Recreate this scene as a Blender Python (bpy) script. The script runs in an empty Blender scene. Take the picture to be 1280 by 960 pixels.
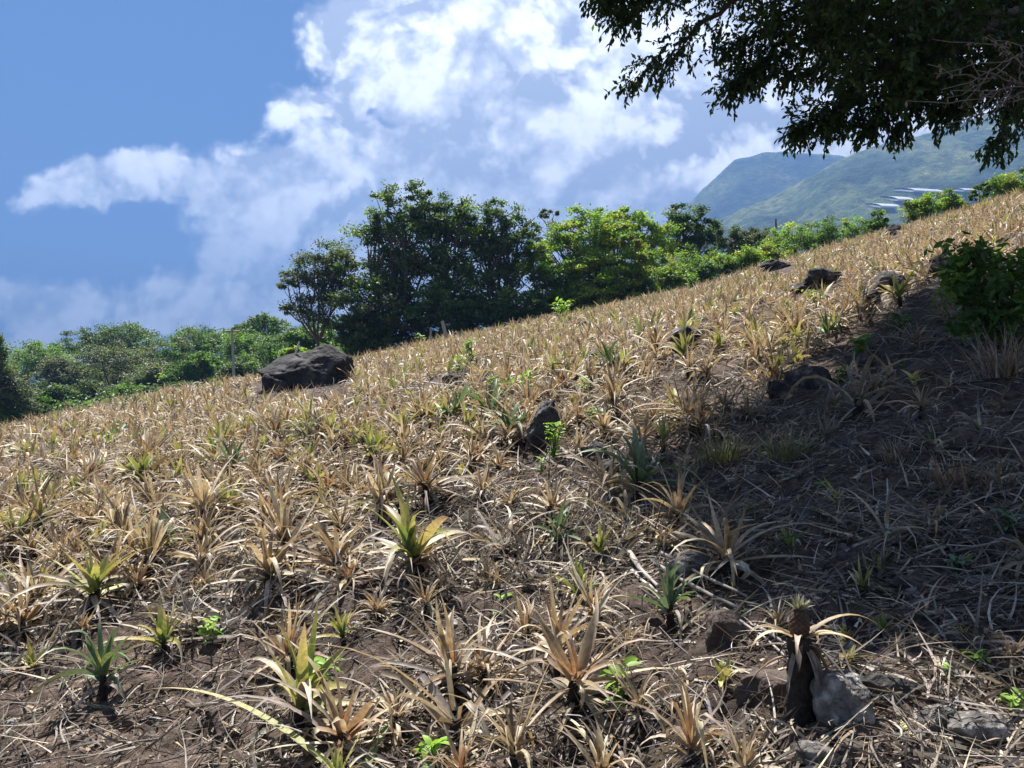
import bpy, bmesh, math, random
import numpy as np
from mathutils import Vector, Matrix

RNG = np.random.default_rng(7)
random.seed(7)
SC = bpy.context.scene
COL = SC.collection
R = math.radians

# ------------------------------------------------------------------ camera model
HFOV = R(66.0)
FPX = 640.0 / math.tan(HFOV / 2)          # focal length for a 1280 px wide frame
PITCH = R(1.16)
CP, SP = math.cos(PITCH), math.sin(PITCH)

def ray(px, py):
    """direction with y = 1 through a point of the 1280x960 photograph"""
    X, Y = px - 640.0, 480.0 - py
    d = np.array([X, FPX * CP - Y * SP, Y * CP + FPX * SP], float)
    return d / d[1]

def at(px, py, depth):
    return ray(px, py) * depth

def project(P):
    P = np.asarray(P, float)
    fy = P[..., 1] * CP + P[..., 2] * SP
    up = -P[..., 1] * SP + P[..., 2] * CP
    fy = np.where(np.abs(fy) < 1e-6, 1e-6, fy)
    return 640 + FPX * P[..., 0] / fy, 480 - FPX * up / fy, fy

SUN_AZ = R(23.0)      # to the left of straight ahead
SUN_EL = R(62.0)
SUN = np.array([-math.sin(SUN_AZ) * math.cos(SUN_EL), math.cos(SUN_AZ) * math.cos(SUN_EL), math.sin(SUN_EL)])

# ------------------------------------------------------------------ noise
def _hash(ix, iy, iz):
    n = (ix.astype(np.int64) * 374761393 + iy.astype(np.int64) * 668265263 + iz.astype(np.int64) * 2147483647) & 0xffffffff
    n = ((n ^ (n >> 13)) * 1274126177) & 0xffffffff
    n = n ^ (n >> 16)
    return (n & 0xffff) / 65535.0

def vnoise(x, y, z=None):
    x, y = np.broadcast_arrays(np.asarray(x, float), np.asarray(y, float))
    z = np.zeros_like(x) if z is None else np.broadcast_to(np.asarray(z, float), x.shape)
    ix, iy, iz = np.floor(x), np.floor(y), np.floor(z)
    fx, fy, fz = x - ix, y - iy, z - iz
    fx, fy, fz = [f * f * (3 - 2 * f) for f in (fx, fy, fz)]
    r = 0
    for a in (0, 1):
        for b in (0, 1):
            for c in (0, 1):
                w = (fx if a else 1 - fx) * (fy if b else 1 - fy) * (fz if c else 1 - fz)
                r = r + w * _hash(ix + a, iy + b, iz + c)
    return r * 2 - 1

def fbm(x, y, z=None, octv=4, gain=.5):
    s, a, f = 0, 1.0, 1.0
    for k in range(octv):
        s = s + a * vnoise(np.asarray(x) * f + 17.3 * k, np.asarray(y) * f - 9.1 * k, None if z is None else np.asarray(z) * f + 5.7 * k)
        a *= gain
        f *= 2.03
    return s

def sstep(a, b, x):
    t = np.clip((x - a) / (b - a), 0, 1)
    return t * t * (3 - 2 * t)

# ------------------------------------------------------------------ terrain
EU = [-1.6, -1.0, -.65, -.2, 0, .22, .47, .65, 1.0, 1.6]
EY = [12, 20, 27, 33, 37.5, 41, 40, 38, 35, 26]

def field_plane(x, y):
    t = x - .2 * y
    return -1.73 + .17 * x + .14 * y + .13 * .5 * (t + np.sqrt(t * t + 4))

def edge_d(x, y):
    yy = np.maximum(y, .5)
    return y - np.interp(x / yy, EU, EY)

def H(x, y, micro=True):
    x = np.asarray(x, float)
    y = np.asarray(y, float)
    z = field_plane(x, y)
    d = edge_d(x, y)
    sd = .5 * (d + np.sqrt(d * d + 6)) 
    z = z - .24 * sd
    r = np.hypot(x, y)
    w = sstep(70, 260, r)
    z = z * (1 - w) + (-14) * w
    if micro:
        k = 1 - sstep(45, 80, r)
        z = z + k * (.05 * fbm(x * .8, y * .8, octv=2) + .05 * fbm(x * 3.1 + 5, y * 3.1, octv=3) * (1 - sstep(10, 25, r)) + .15 * fbm(x * .17, y * .17 + 3, octv=2) * sstep(3, 12, r))
    return z

def ground_at(px, py, tmax=60):
    for k in range(40):
        P = _ground_at(px, py + 2 * k, tmax)
        if P is not None:
            return P

def _ground_at(px, py, tmax):
    d = ray(px, py)
    lo, prev = .8, .8
    t = .8
    while t < tmax:
        if d[2] * t < H(d[0] * t, t):
            lo, hi = prev, t
            for _ in range(24):
                m = .5 * (lo + hi)
                if d[2] * m < H(d[0] * m, m):
                    hi = m
                else:
                    lo = m
            return np.array([d[0] * hi, hi, float(H(d[0] * hi, hi))])
        prev = t
        t *= 1.02
    return None

# ------------------------------------------------------------------ object helpers
def link(o, parent=None):
    COL.objects.link(o)
    if parent is not None:
        o.parent = parent
    return o

def tag(o, label=None, cat=None, group=None, kind=None):
    if label: o['label'] = label
    if cat: o['category'] = cat
    if group: o['group'] = group
    if kind: o['kind'] = kind
    return o

def empty(name, loc, rz=0.0, scale=1.0):
    o = bpy.data.objects.new(name, None)
    o.empty_display_size = .1
    o.location = loc
    o.rotation_euler = (0, 0, rz)
    o.scale = (scale,) * 3
    return link(o)

class MB:
    """collects numpy geometry; build() makes one mesh"""
    def __init__(self):
        self.v, self.f, self.c, self.n = [], [], [], 0
    def add(self, v, f, c=None):
        v = np.asarray(v, float).reshape(-1, 3)
        f = np.asarray(f, np.int64)
        self.v.append(v)
        self.f.append(f + self.n)
        if c is None:
            c = np.full((len(v), 3), .5)
        c = np.asarray(c, float)
        if c.ndim == 1:
            c = np.tile(c, (len(v), 1))
        self.c.append(c.reshape(-1, 3))
        self.n += len(v)
        return self
    def mesh(self, name, mats, smooth=True):
        me = bpy.data.meshes.new(name)
        v = np.concatenate(self.v)
        me.vertices.add(len(v))
        me.vertices.foreach_set('co', v.astype(np.float32).ravel())
        sizes = np.concatenate([np.full(len(f), f.shape[1]) for f in self.f])
        idx = np.concatenate([f.ravel() for f in self.f])
        me.loops.add(len(idx))
        me.loops.foreach_set('vertex_index', idx.astype(np.int32))
        me.polygons.add(len(sizes))
        starts = np.concatenate([[0], np.cumsum(sizes)[:-1]])
        me.polygons.foreach_set('loop_start', starts.astype(np.int32))
        me.polygons.foreach_set('loop_total', sizes.astype(np.int32))
        me.polygons.foreach_set('use_smooth', np.full(len(sizes), bool(smooth)))
        me.update(calc_edges=True)
        c = np.concatenate(self.c)
        at_ = me.attributes.new('Col', 'FLOAT_COLOR', 'POINT')
        at_.data.foreach_set('color', np.hstack([c, np.ones((len(c), 1))]).astype(np.float32).ravel())
        me.materials.append(mats)
        return me
    def build(self, name, mat, parent=None, smooth=True):
        return link(bpy.data.objects.new(name, self.mesh(name, mat, smooth)), parent)

def tube(mb, pts, rad, sides=7, col=(.3, .25, .2), wob=0.0, cap=True):
    pts = np.asarray(pts, float)
    rad = np.broadcast_to(np.asarray(rad, float), (len(pts),))
    n = len(pts)
    tan = np.gradient(pts, axis=0)
    tan /= np.linalg.norm(tan, axis=1)[:, None] + 1e-9
    ref = np.array([0.31, .17, .93]) if abs(tan[0][2]) < .9 else np.array([1., .1, 0])
    a = np.cross(tan, ref); a /= np.linalg.norm(a, axis=1)[:, None] + 1e-9
    b = np.cross(tan, a)
    th = np.arange(sides) * 2 * math.pi / sides
    rr = rad[:, None] * (1 + wob * RNG.uniform(-1, 1, (n, sides)))
    v = pts[:, None, :] + rr[..., None] * (np.cos(th)[None, :, None] * a[:, None, :] + np.sin(th)[None, :, None] * b[:, None, :])
    i, j = np.meshgrid(np.arange(n - 1), np.arange(sides), indexing='ij')
    j2 = (j + 1) % sides
    f = np.stack([i * sides + j, i * sides + j2, (i + 1) * sides + j2, (i + 1) * sides + j], -1).reshape(-1, 4)
    col = np.asarray(col, float)
    cc = np.tile(col, (n * sides, 1)) if col.ndim == 1 else np.repeat(col, sides, axis=0)
    cc = cc * (1 + .18 * RNG.uniform(-1, 1, (n * sides, 1)))
    mb.add(v, f, cc)
    if cap:
        for k, s in ((0, 1), (n - 1, -1)):
            c0 = np.concatenate([v[k], pts[k][None]])
            fj = np.stack([np.arange(sides), (np.arange(sides) + 1) % sides, np.full(sides, sides)], 1)
            mb.add(c0, fj[:, ::s], np.tile(cc[k * sides], (sides + 1, 1)))

def strips(mb, base, az, el0, bend, L, W, S=5, side=None, roll=None, fold=.35, wide=3, power=1.4, cols=None, prof='leaf', kink=None):
    """n curved tapering leaves; cols = list of (n,3) colours spread along the leaf"""
    n = len(az)
    base = np.broadcast_to(np.asarray(base, float), (n, 3))
    t = np.linspace(0, 1, S + 1)[None, :]
    side = np.zeros(n) if side is None else side
    roll = np.zeros(n) if roll is None else roll
    A = az[:, None] + side[:, None] * t
    E = el0[:, None] - bend[:, None] * t ** power
    if kink is not None:
        kt, ka = kink
        E = E - ka[:, None] * sstep(kt[:, None] - .06, kt[:, None] + .06, t)
    d = np.stack([np.cos(E) * np.cos(A), np.cos(E) * np.sin(A), np.sin(E)], -1)
    seg = .5 * (d[:, 1:] + d[:, :-1]) * (L / S)[:, None, None]
    pos = base[:, None, :] + np.concatenate([np.zeros((n, 1, 3)), np.cumsum(seg, 1)], 1)
    s = np.stack([-np.sin(A), np.cos(A), 0 * A], -1)
    nm = np.cross(d, s)
    rc, rs = np.cos(roll)[:, None, None], np.sin(roll)[:, None, None]
    s, nm = s * rc + nm * rs, nm * rc - s * rs
    if prof == 'leaf':
        pw = np.minimum(1, .75 + 1.8 * t) * np.maximum(.04, 1 - t ** 2.0)
    elif prof == 'blade':
        pw = np.maximum(.05, 1 - t ** 1.3)
    else:
        pw = np.maximum(.06, np.sin(np.clip(t * .97 + .03, 0, 1) * math.pi) ** .7)
    w = (.5 * W[:, None] * pw)[..., None]
    if wide == 3:
        v = np.stack([pos + s * w + nm * w * fold, pos, pos - s * w + nm * w * fold], 2)
    else:
        v = np.stack([pos + s * w, pos - s * w], 2)
    K = wide
    idx = np.arange(n * (S + 1) * K).reshape(n, S + 1, K)
    f = np.stack([idx[:, :-1, :-1], idx[:, :-1, 1:], idx[:, 1:, 1:], idx[:, 1:, :-1]], -1).reshape(-1, 4)
    if cols is None:
        cols = [np.full((n, 3), .4)] * 2
    cs = np.stack(cols, 1)                      # n,k,3
    k = cs.shape[1]
    x = np.clip(t[0] * (k - 1), 0, k - 1 - 1e-6)
    i0 = x.astype(int)
    fr = (x - i0)[None, :, None]
    c = cs[:, i0] * (1 - fr) + cs[:, i0 + 1] * fr
    c = np.repeat(c[:, :, None, :], K, 2)
    if K == 3:
        c = c * np.array([1.04, .9, 1.0])[None, None, :, None]
    mb.add(v, f, c)

def jit(col, n, a=.2, hue=.08):
    col = np.asarray(col, float)
    return np.clip(col[None] * (1 + a * RNG.uniform(-1, 1, (n, 1))) * (1 + hue * RNG.uniform(-1, 1, (n, 3))), .004, .95)

def pick(cols, n, a=.2, p=None):
    cols = np.asarray(cols, float)
    i = RNG.choice(len(cols), n, p=p)
    return np.clip(cols[i] * (1 + a * RNG.uniform(-1, 1, (n, 1))) * (1 + .06 * RNG.uniform(-1, 1, (n, 3))), .004, .95)

# ------------------------------------------------------------------ materials
def new_mat(name):
    m = bpy.data.materials.new(name)
    m.use_nodes = True
    nt = m.node_tree
    nt.nodes.clear()
    out = nt.nodes.new('ShaderNodeOutputMaterial')
    return m, nt, out

def N(nt, typ, **kw):
    n = nt.nodes.new(typ)
    for k, v in kw.items():
        setattr(n, k, v)
    return n

def leaf_material(name, trans=.3, rough=.5, spec=.35, tint=(1.1, 1.05, .7), streak=60, amt=.35):
    m, nt, out = new_mat(name)
    L = nt.links.new
    a = N(nt, 'ShaderNodeAttribute', attribute_name='Col')
    tc = N(nt, 'ShaderNodeTexCoord')
    nz = N(nt, 'ShaderNodeTexNoise')
    nz.inputs['Scale'].default_value = streak
    nz.inputs['Detail'].default_value = 3
    L(tc.outputs['Object'], nz.inputs['Vector'])
    mr = N(nt, 'ShaderNodeMapRange')
    mr.inputs['From Min'].default_value = .3
    mr.inputs['From Max'].default_value = .7
    mr.inputs['To Min'].default_value = 1 - amt
    mr.inputs['To Max'].default_value = 1 + amt * .6
    L(nz.outputs['Fac'], mr.inputs['Value'])
    mul = N(nt, 'ShaderNodeVectorMath', operation='SCALE')
    L(a.outputs['Color'], mul.inputs[0])
    L(mr.outputs[0], mul.inputs['Scale'])
    p = N(nt, 'ShaderNodeBsdfPrincipled')
    p.inputs['Roughness'].default_value = rough
    p.inputs['Specular IOR Level'].default_value = spec
    L(mul.outputs[0], p.inputs['Base Color'])
    if trans > 0:
        tr = N(nt, 'ShaderNodeBsdfTranslucent')
        tm = N(nt, 'ShaderNodeVectorMath', operation='MULTIPLY')
        tm.inputs[1].default_value = tint
        L(mul.outputs[0], tm.inputs[0])
        L(tm.outputs[0], tr.inputs['Color'])
        mx = N(nt, 'ShaderNodeMixShader')
        mx.inputs[0].default_value = trans
        L(p.outputs[0], mx.inputs[1])
        L(tr.outputs[0], mx.inputs[2])
        L(mx.outputs[0], out.inputs['Surface'])
    else:
        L(p.outputs[0], out.inputs['Surface'])
    return m

def rough_material(name, c1, c2, scale=8, rough=.9, bump=.4, c3=None, scale3=2.5, use_attr=False, bump_scale=40, dist=.02):
    m, nt, out = new_mat(name)
    L = nt.links.new
    tc = N(nt, 'ShaderNodeTexCoord')
    nz = N(nt, 'ShaderNodeTexNoise')
    nz.inputs['Scale'].default_value = scale
    nz.inputs['Detail'].default_value = 8
    nz.inputs['Roughness'].default_value = .65
    L(tc.outputs['Object'], nz.inputs['Vector'])
    rp = N(nt, 'ShaderNodeValToRGB')
    rp.color_ramp.elements[0].position = .35
    rp.color_ramp.elements[1].position = .68
    rp.color_ramp.elements[0].color = (*c1, 1)
    rp.color_ramp.elements[1].color = (*c2, 1)
    L(nz.outputs['Fac'], rp.inputs[0])
    colour = rp.outputs[0]
    if c3 is not None:
        n3 = N(nt, 'ShaderNodeTexNoise')
        n3.inputs['Scale'].default_value = scale3
        n3.inputs['Detail'].default_value = 5
        L(tc.outputs['Object'], n3.inputs['Vector'])
        r3 = N(nt, 'ShaderNodeMapRange')
        r3.inputs['From Min'].default_value = .52
        r3.inputs['From Max'].default_value = .66
        L(n3.outputs['Fac'], r3.inputs['Value'])
        mx = N(nt, 'ShaderNodeMix', data_type='RGBA')
        L(r3.outputs[0], mx.inputs['Factor'])
        L(colour, mx.inputs['A'])
        mx.inputs['B'].default_value = (*c3, 1)
        colour = mx.outputs['Result']
    if use_attr:
        a = N(nt, 'ShaderNodeAttribute', attribute_name='Col')
        vm = N(nt, 'ShaderNodeVectorMath', operation='MULTIPLY')
        L(colour, vm.inputs[0])
        L(a.outputs['Color'], vm.inputs[1])
        colour = vm.outputs[0]
    p = N(nt, 'ShaderNodeBsdfPrincipled')
    p.inputs['Roughness'].default_value = rough
    p.inputs['Specular IOR Level'].default_value = .25
    L(colour, p.inputs['Base Color'])
    nb = N(nt, 'ShaderNodeTexNoise')
    nb.inputs['Scale'].default_value = bump_scale
    nb.inputs['Detail'].default_value = 8
    L(tc.outputs['Object'], nb.inputs['Vector'])
    b = N(nt, 'ShaderNodeBump')
    b.inputs['Strength'].default_value = bump
    b.inputs['Distance'].default_value = dist
    L(nb.outputs['Fac'], b.inputs['Height'])
    L(b.outputs[0], p.inputs['Normal'])
    L(p.outputs[0], out.inputs['Surface'])
    return m

M_PINE = leaf_material('pineapple_leaf', trans=.28, rough=.5, spec=.3, tint=(1.1, 1.0, .75), streak=45, amt=.3)
M_DEAD = leaf_material('withered_leaf', trans=.15, rough=.6, spec=.25, tint=(1.05, 1, .8), streak=40, amt=.35)
M_WEED = leaf_material('weed_leaf', trans=.4, rough=.5, spec=.3, tint=(1.2, 1.25, .5), streak=25, amt=.2)
M_TREE = leaf_material('tree_leaf', trans=.38, rough=.5, spec=.28, tint=(1.3, 1.35, .5), streak=1.2, amt=.25)
M_SHADE = leaf_material('canopy_leaf', trans=.34, rough=.5, spec=.3, tint=(1.5, 1.5, .5), streak=4, amt=.25)
M_STEM = rough_material('charred_stem', (.012, .01, .009), (.05, .04, .032), scale=30, bump=.8, bump_scale=60)
M_BARK = rough_material('bark', (.07, .055, .045), (.19, .16, .13), scale=6, bump=.7, bump_scale=14, dist=.05)
M_STICK = rough_material('dry_stalk', (.55, .55, .55), (1., 1., 1.), scale=14, bump=.4, use_attr=True, bump_scale=50, dist=.006)
M_ROCK = rough_material('lava_rock', (.012, .011, .011), (.045, .041, .04), scale=3.0, bump=.9, c3=(.085, .08, .078), scale3=2.2, bump_scale=9, dist=.08)
M_ROCKS = rough_material('dark_stone', (.016, .015, .015), (.085, .077, .07), scale=6, bump=.9, c3=(.17, .16, .15), scale3=7, bump_scale=22, dist=.04)
M_ROCKL = rough_material('grey_stone', (.07, .063, .057), (.21, .195, .175), scale=18, bump=1, c3=(.40, .38, .35), scale3=16, bump_scale=30, dist=.04)
M_EARTH = rough_material('earth_clod', (.05, .036, .029), (.12, .092, .075), scale=12, bump=.9, bump_scale=30, dist=.03)
M_PEB = rough_material('pebble_stone', (.5, .5, .5), (1.1, 1.08, 1.05), scale=30, bump=.5, use_attr=True, bump_scale=60, dist=.004)
M_CONC = rough_material('pole_concrete', (.30, .31, .29), (.42, .42, .40), scale=4, bump=.2)
M_WIRE = rough_material('wire', (.10, .10, .10), (.16, .16, .16), scale=4, bump=.1)
M_FRUIT = rough_material('pineapple_fruit', (.6, .6, .6), (1.1, 1.1, 1.1), scale=40, bump=.3, use_attr=True)
M_ROOF = rough_material('plastic_roof', (.42, .43, .44), (.62, .63, .64), scale=.2, rough=.5, bump=.1)
M_WALLG = rough_material('plastic_wall', (.6, .6, .6), (.75, .75, .75), scale=.2, rough=.6, bump=.1)

# soil: dark dry earth with crumbs and grey ash
def ground_material():
    m, nt, out = new_mat('soil')
    L = nt.links.new
    geo = N(nt, 'ShaderNodeNewGeometry')
    def noise(sc, det=6, rough=.6):
        n = N(nt, 'ShaderNodeTexNoise')
        n.inputs['Scale'].default_value = sc
        n.inputs['Detail'].default_value = det
        n.inputs['Roughness'].default_value = rough
        L(geo.outputs['Position'], n.inputs['Vector'])
        return n
    n1, n2, n3 = noise(1.1, 8, .65), noise(14, 8, .7), noise(70, 4, .6)
    rp = N(nt, 'ShaderNodeValToRGB')
    e = rp.color_ramp.elements
    e[0].position, e[0].color = .34, (.03, .022, .018, 1)
    e[1].position, e[1].color = .68, (.19, .148, .122, 1)
    e.new(.5).color = (.092, .07, .057, 1)
    L(n2.outputs['Fac'], rp.inputs[0])
    r1 = N(nt, 'ShaderNodeValToRGB')
    r1.color_ramp.elements[0].position, r1.color_ramp.elements[0].color = .35, (.6, .58, .58, 1)
    r1.color_ramp.elements[1].position, r1.color_ramp.elements[1].color = .65, (1.25, 1.18, 1.12, 1)
    L(n1.outputs['Fac'], r1.inputs[0])
    vm = N(nt, 'ShaderNodeVectorMath', operation='MULTIPLY')
    L(rp.outputs[0], vm.inputs[0]); L(r1.outputs[0], vm.inputs[1])
    # far land outside the field: green rough pasture
    ln = N(nt, 'ShaderNodeVectorMath', operation='LENGTH')
    L(geo.outputs['Position'], ln.inputs[0])
    mr = N(nt, 'ShaderNodeMapRange')
    mr.inputs['From Min'].default_value = 41
    mr.inputs['From Max'].default_value = 50
    L(ln.outputs['Value'], mr.inputs['Value'])
    n4 = noise(.25, 6, .6)
    r4 = N(nt, 'ShaderNodeValToRGB')
    r4.color_ramp.elements[0].color = (.03, .05, .014, 1)
    r4.color_ramp.elements[1].color = (.10, .13, .04, 1)
    r4.color_ramp.elements[0].position = .35
    r4.color_ramp.elements[1].position = .65
    L(n4.outputs['Fac'], r4.inputs[0])
    mx = N(nt, 'ShaderNodeMix', data_type='RGBA')
    L(mr.outputs[0], mx.inputs['Factor']); L(vm.outputs[0], mx.inputs['A']); L(r4.outputs[0], mx.inputs['B'])
    p = N(nt, 'ShaderNodeBsdfPrincipled')
    p.inputs['Roughness'].default_value = .95
    p.inputs['Specular IOR Level'].default_value = .15
    L(mx.outputs['Result'], p.inputs['Base Color'])
    ad = N(nt, 'ShaderNodeMath', operation='MULTIPLY_ADD')
    ad.inputs[1].default_value = .35
    L(n3.outputs['Fac'], ad.inputs[0]); L(n2.outputs['Fac'], ad.inputs[2])
    b = N(nt, 'ShaderNodeBump')
    b.inputs['Strength'].default_value = 1.0
    b.inputs['Distance'].default_value = .05
    L(ad.outputs[0], b.inputs['Height']); L(b.outputs[0], p.inputs['Normal'])
    L(p.outputs[0], out.inputs['Surface'])
    return m

def mountain_material():
    m, nt, out = new_mat('forested_slope')
    L = nt.links.new
    geo = N(nt, 'ShaderNodeNewGeometry')
    def noise(sc, det=6, rough=.6):
        n = N(nt, 'ShaderNodeTexNoise')
        n.inputs['Scale'].default_value = sc
        n.inputs['Detail'].default_value = det
        n.inputs['Roughness'].default_value = rough
        L(geo.outputs['Position'], n.inputs['Vector'])
        return n
    n1, n2 = noise(.006, 8, .62), noise(.06, 6, .7)
    rp = N(nt, 'ShaderNodeValToRGB')
    e = rp.color_ramp.elements
    e[0].position, e[0].color = .36, (.018, .034, .012, 1)
    e[1].position, e[1].color = .66, (.17, .20, .07, 1)
    e.new(.5).color = (.06, .095, .03, 1)
    L(n1.outputs['Fac'], rp.inputs[0])
    r2 = N(nt, 'ShaderNodeValToRGB')
    r2.color_ramp.elements[0].position, r2.color_ramp.elements[0].color = .38, (.35, .38, .35, 1)
    r2.color_ramp.elements[1].position, r2.color_ramp.elements[1].color = .62, (1.3, 1.25, 1.15, 1)
    L(n2.outputs['Fac'], r2.inputs[0])
    vm = N(nt, 'ShaderNodeVectorMath', operation='MULTIPLY')
    L(rp.outputs[0], vm.inputs[0]); L(r2.outputs[0], vm.inputs[1])
    p = N(nt, 'ShaderNodeBsdfPrincipled')
    p.inputs['Roughness'].default_value = .95
    p.inputs['Specular IOR Level'].default_value = .1
    L(vm.outputs[0], p.inputs['Base Color'])
    b = N(nt, 'ShaderNodeBump')
    b.inputs['Strength'].default_value = 1
    b.inputs['Distance'].default_value = 12
    L(n2.outputs['Fac'], b.inputs['Height']); L(b.outputs[0], p.inputs['Normal'])
    L(p.outputs[0], out.inputs['Surface'])
    return m

# ------------------------------------------------------------------ ground sheet
def build_ground():
    n = 460
    t = np.linspace(-1, 1, n)
    k = 10.6
    gx = .32 * np.sinh(k * t) / 1.0
    s = 3900 / np.abs(gx).max()
    a = 9.3
    gx = np.sinh(a * t) * (3900 / math.sinh(a))
    gy = gx + 4.0
    X, Y = np.meshgrid(gx, gy, indexing='ij')
    Z = H(X, Y)
    r = np.hypot(X, Y - 4)
    Z = Z + .036 * fbm(X * 8, Y * 8, octv=3) * (1 - sstep(6, 14, r))
    v = np.stack([X, Y, Z], -1)
    i = np.arange(n * n).reshape(n, n)
    f = np.stack([i[:-1, :-1], i[1:, :-1], i[1:, 1:], i[:-1, 1:]], -1).reshape(-1, 4)
    mb = MB().add(v, f)
    tag(mb.build('ground', ground_material()), kind='structure')
build_ground()

# ------------------------------------------------------------------ mountains
def px_u(px): return (px - 640) / FPX
def py_v(py): return (500 - py) / FPX
NM_Y0, NM_Y1 = 500.0, 1450.0
NMU = [-.9, -.45, -.1, .05, .18, .27, .33, .40, .43, .47, .53, .60, .66, .80, 1.0, 1.3]
NMV = [.0, .02, .08, .135, .195, .232, .258, .296, .312, .326, .342, .362, .385, .42, .43, .38]
def near_mountain(u, s):
    vt = np.interp(u, NMU, NMV)
    y = NM_Y0 + (NM_Y1 - NM_Y0) * s
    z = -14 + (vt * NM_Y1 + 14) * np.where(s <= 1, np.clip(s, 0, 1) ** 1.15, 1 - (s - 1) * .9)
    x = u * (NM_Y0 + (NM_Y1 - NM_Y0) * (s * .9 + .1))
    amp = np.sin(np.clip(s, 0, 1) * math.pi) ** .6
    g = 1 - np.abs(fbm(x * .006 + 3, y * .0022, octv=4))
    z = z + amp * (46 * (g - .6) + 12 * fbm(x * .02, y * .02, octv=3))
    z = z + 4 * fbm(x * .03, y * .03 + 9, octv=3) * sstep(.02, .1, s)
    return x, y, z

def grid_obj(name, X, Y, Z, mat):
    a, b = X.shape
    i = np.arange(a * b).reshape(a, b)
    f = np.stack([i[:-1, :-1], i[1:, :-1], i[1:, 1:], i[:-1, 1:]], -1).reshape(-1, 4)
    return MB().add(np.stack([X, Y, Z], -1), f).build(name, mat)

M_MOUNT = mountain_material()
U, S = np.meshgrid(np.linspace(-.9, 1.3, 360), np.concatenate([np.linspace(0, 1, 150), np.linspace(1.05, 1.9, 12)]), indexing='ij')
X, Y, Z = near_mountain(U, S)
tag(grid_obj('mountain', X, Y, Z, M_MOUNT), kind='structure')
FMU = [.06, .12, .17, .21, .25, .285, .32, .36, .40, .45, .55, .8, 1.1]
FMV = [.12, .17, .205, .238, .275, .309, .317, .317, .316, .31, .28, .2, .1]
U, S = np.meshgrid(np.linspace(.04, 1.1, 240), np.linspace(0, 1.9, 90), indexing='ij')
vt = np.interp(U, FMU, FMV)
Y = 1500 + 600 * S
Z = -14 + (vt * 2100 + 14) * np.where(S <= 1, np.clip(S, 0, 1), 1 - (S - 1) * .9)
X = U * (1500 + 600 * (S * .9 + .1))
Z = Z + np.sin(np.clip(S, 0, 1) * math.pi) ** .6 * 30 * (1 - np.abs(fbm(X * .004, Y * .002, octv=4)) - .6) + 6 * fbm(X * .015, Y * .015, octv=3)
tag(grid_obj('mountain', X, Y, Z, M_MOUNT), kind='structure')

# greenhouses far up the mountainside
GU = np.linspace(.3, .75, 160)
GS = np.linspace(.3, .99, 240)
gu, gs = np.meshgrid(GU, GS, indexing='ij')
gx, gy, gz = near_mountain(gu, gs)
gpx, gpy, _ = project(np.stack([gx, gy, gz], -1))
def mountain_point(px, py):
    k = np.argmin((gpx - px) ** 2 + (gpy - py) ** 2)
    i = np.unravel_index(k, gpx.shape)
    return np.array([gx[i], gy[i], gz[i]])

def greenhouse(px, py, length, width, rz, label):
    P = mountain_point(px, py)
    root = empty('greenhouse', (P[0], P[1], P[2] - 2.2), rz)
    root.rotation_euler = (R(17), 0, rz * .35)
    tag(root, label, 'greenhouse', 'greenhouses on the far mountainside')
    mb = MB()
    l, w, h = length * .4, width * 1.3, 2.2
    v = [(-l, -w, 0), (l, -w, 0), (l, w, 0), (-l, w, 0), (-l, -w, h), (l, -w, h), (l, w, h), (-l, w, h)]
    mb.add(v, [(0, 1, 5, 4), (1, 2, 6, 5), (2, 3, 7, 6), (3, 0, 4, 7)])
    mb.build('wall', M_WALLG, root, smooth=False)
    rb = MB()
    th = np.linspace(0, math.pi, 9)
    ys, zs = np.cos(th) * (w + .4), h + .05 + np.sin(th) * w * .12
    v = [(sx * (l + .4), a, b) for sx in (-1, 1) for a, b in zip(ys, zs)]
    f = [(k, k + 1, 9 + k + 1, 9 + k) for k in range(8)]
    rb.add(v, f)
    rb.build('roof', M_ROOF, root)
for g in [(1103, 256, 34, 16, .35, 'small white plastic greenhouse at the low end of the mountainside row'),
          (1122, 248, 46, 20, .42, 'bright white greenhouse, second up from the low end of the row'),
          (1148, 238, 60, 18, .5, 'longest white greenhouse in the middle of the mountainside row'),
          (1206, 238, 36, 12, .35, 'lone pale greenhouse just beyond the crest by the little dark tree')]:
    greenhouse(*g)

# ------------------------------------------------------------------ rocks
def ico(sub):
    bm = bmesh.new()
    bmesh.ops.create_icosphere(bm, subdivisions=sub, radius=1)
    v = np.array([p.co[:] for p in bm.verts])
    f = np.array([[q.index for q in p.verts] for p in bm.faces])
    bm.free()
    return v, f
ICO = {k: ico(k) for k in (1, 2, 3, 4, 5)}

def rock_shape(sub, dims, seed, top=None, box=1.6, amp=.16, planes=7):
    v, f = ICO[sub]
    v = v.copy()
    p = (np.abs(v) ** (2 * box)).sum(1) ** (1 / (2 * box))
    v = v / p[:, None]
    rg = np.random.default_rng(seed)
    for _ in range(planes):
        nrm = rg.normal(size=3); nrm /= np.linalg.norm(nrm)
        dcut = rg.uniform(.62, .95)
        s = v @ nrm
        v -= np.maximum(0, s - dcut)[:, None] * nrm[None] * .9
    n = fbm(v[:, 0] * 1.7 + seed, v[:, 1] * 1.7, v[:, 2] * 1.7, octv=5, gain=.55)
    nn = v / np.linalg.norm(v, axis=1)[:, None]
    n = n + .5 * (.5 - np.abs(fbm(v[:, 0] * 4.2 + seed, v[:, 1] * 4.2, v[:, 2] * 4.2, octv=4, gain=.6)))
    v = v + nn * (amp * n)[:, None]
    if top is not None:
        v[:, 2] *= np.interp(v[:, 0], top[0], top[1])
    return v * np.asarray(dims)[None] / 2, f

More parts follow.
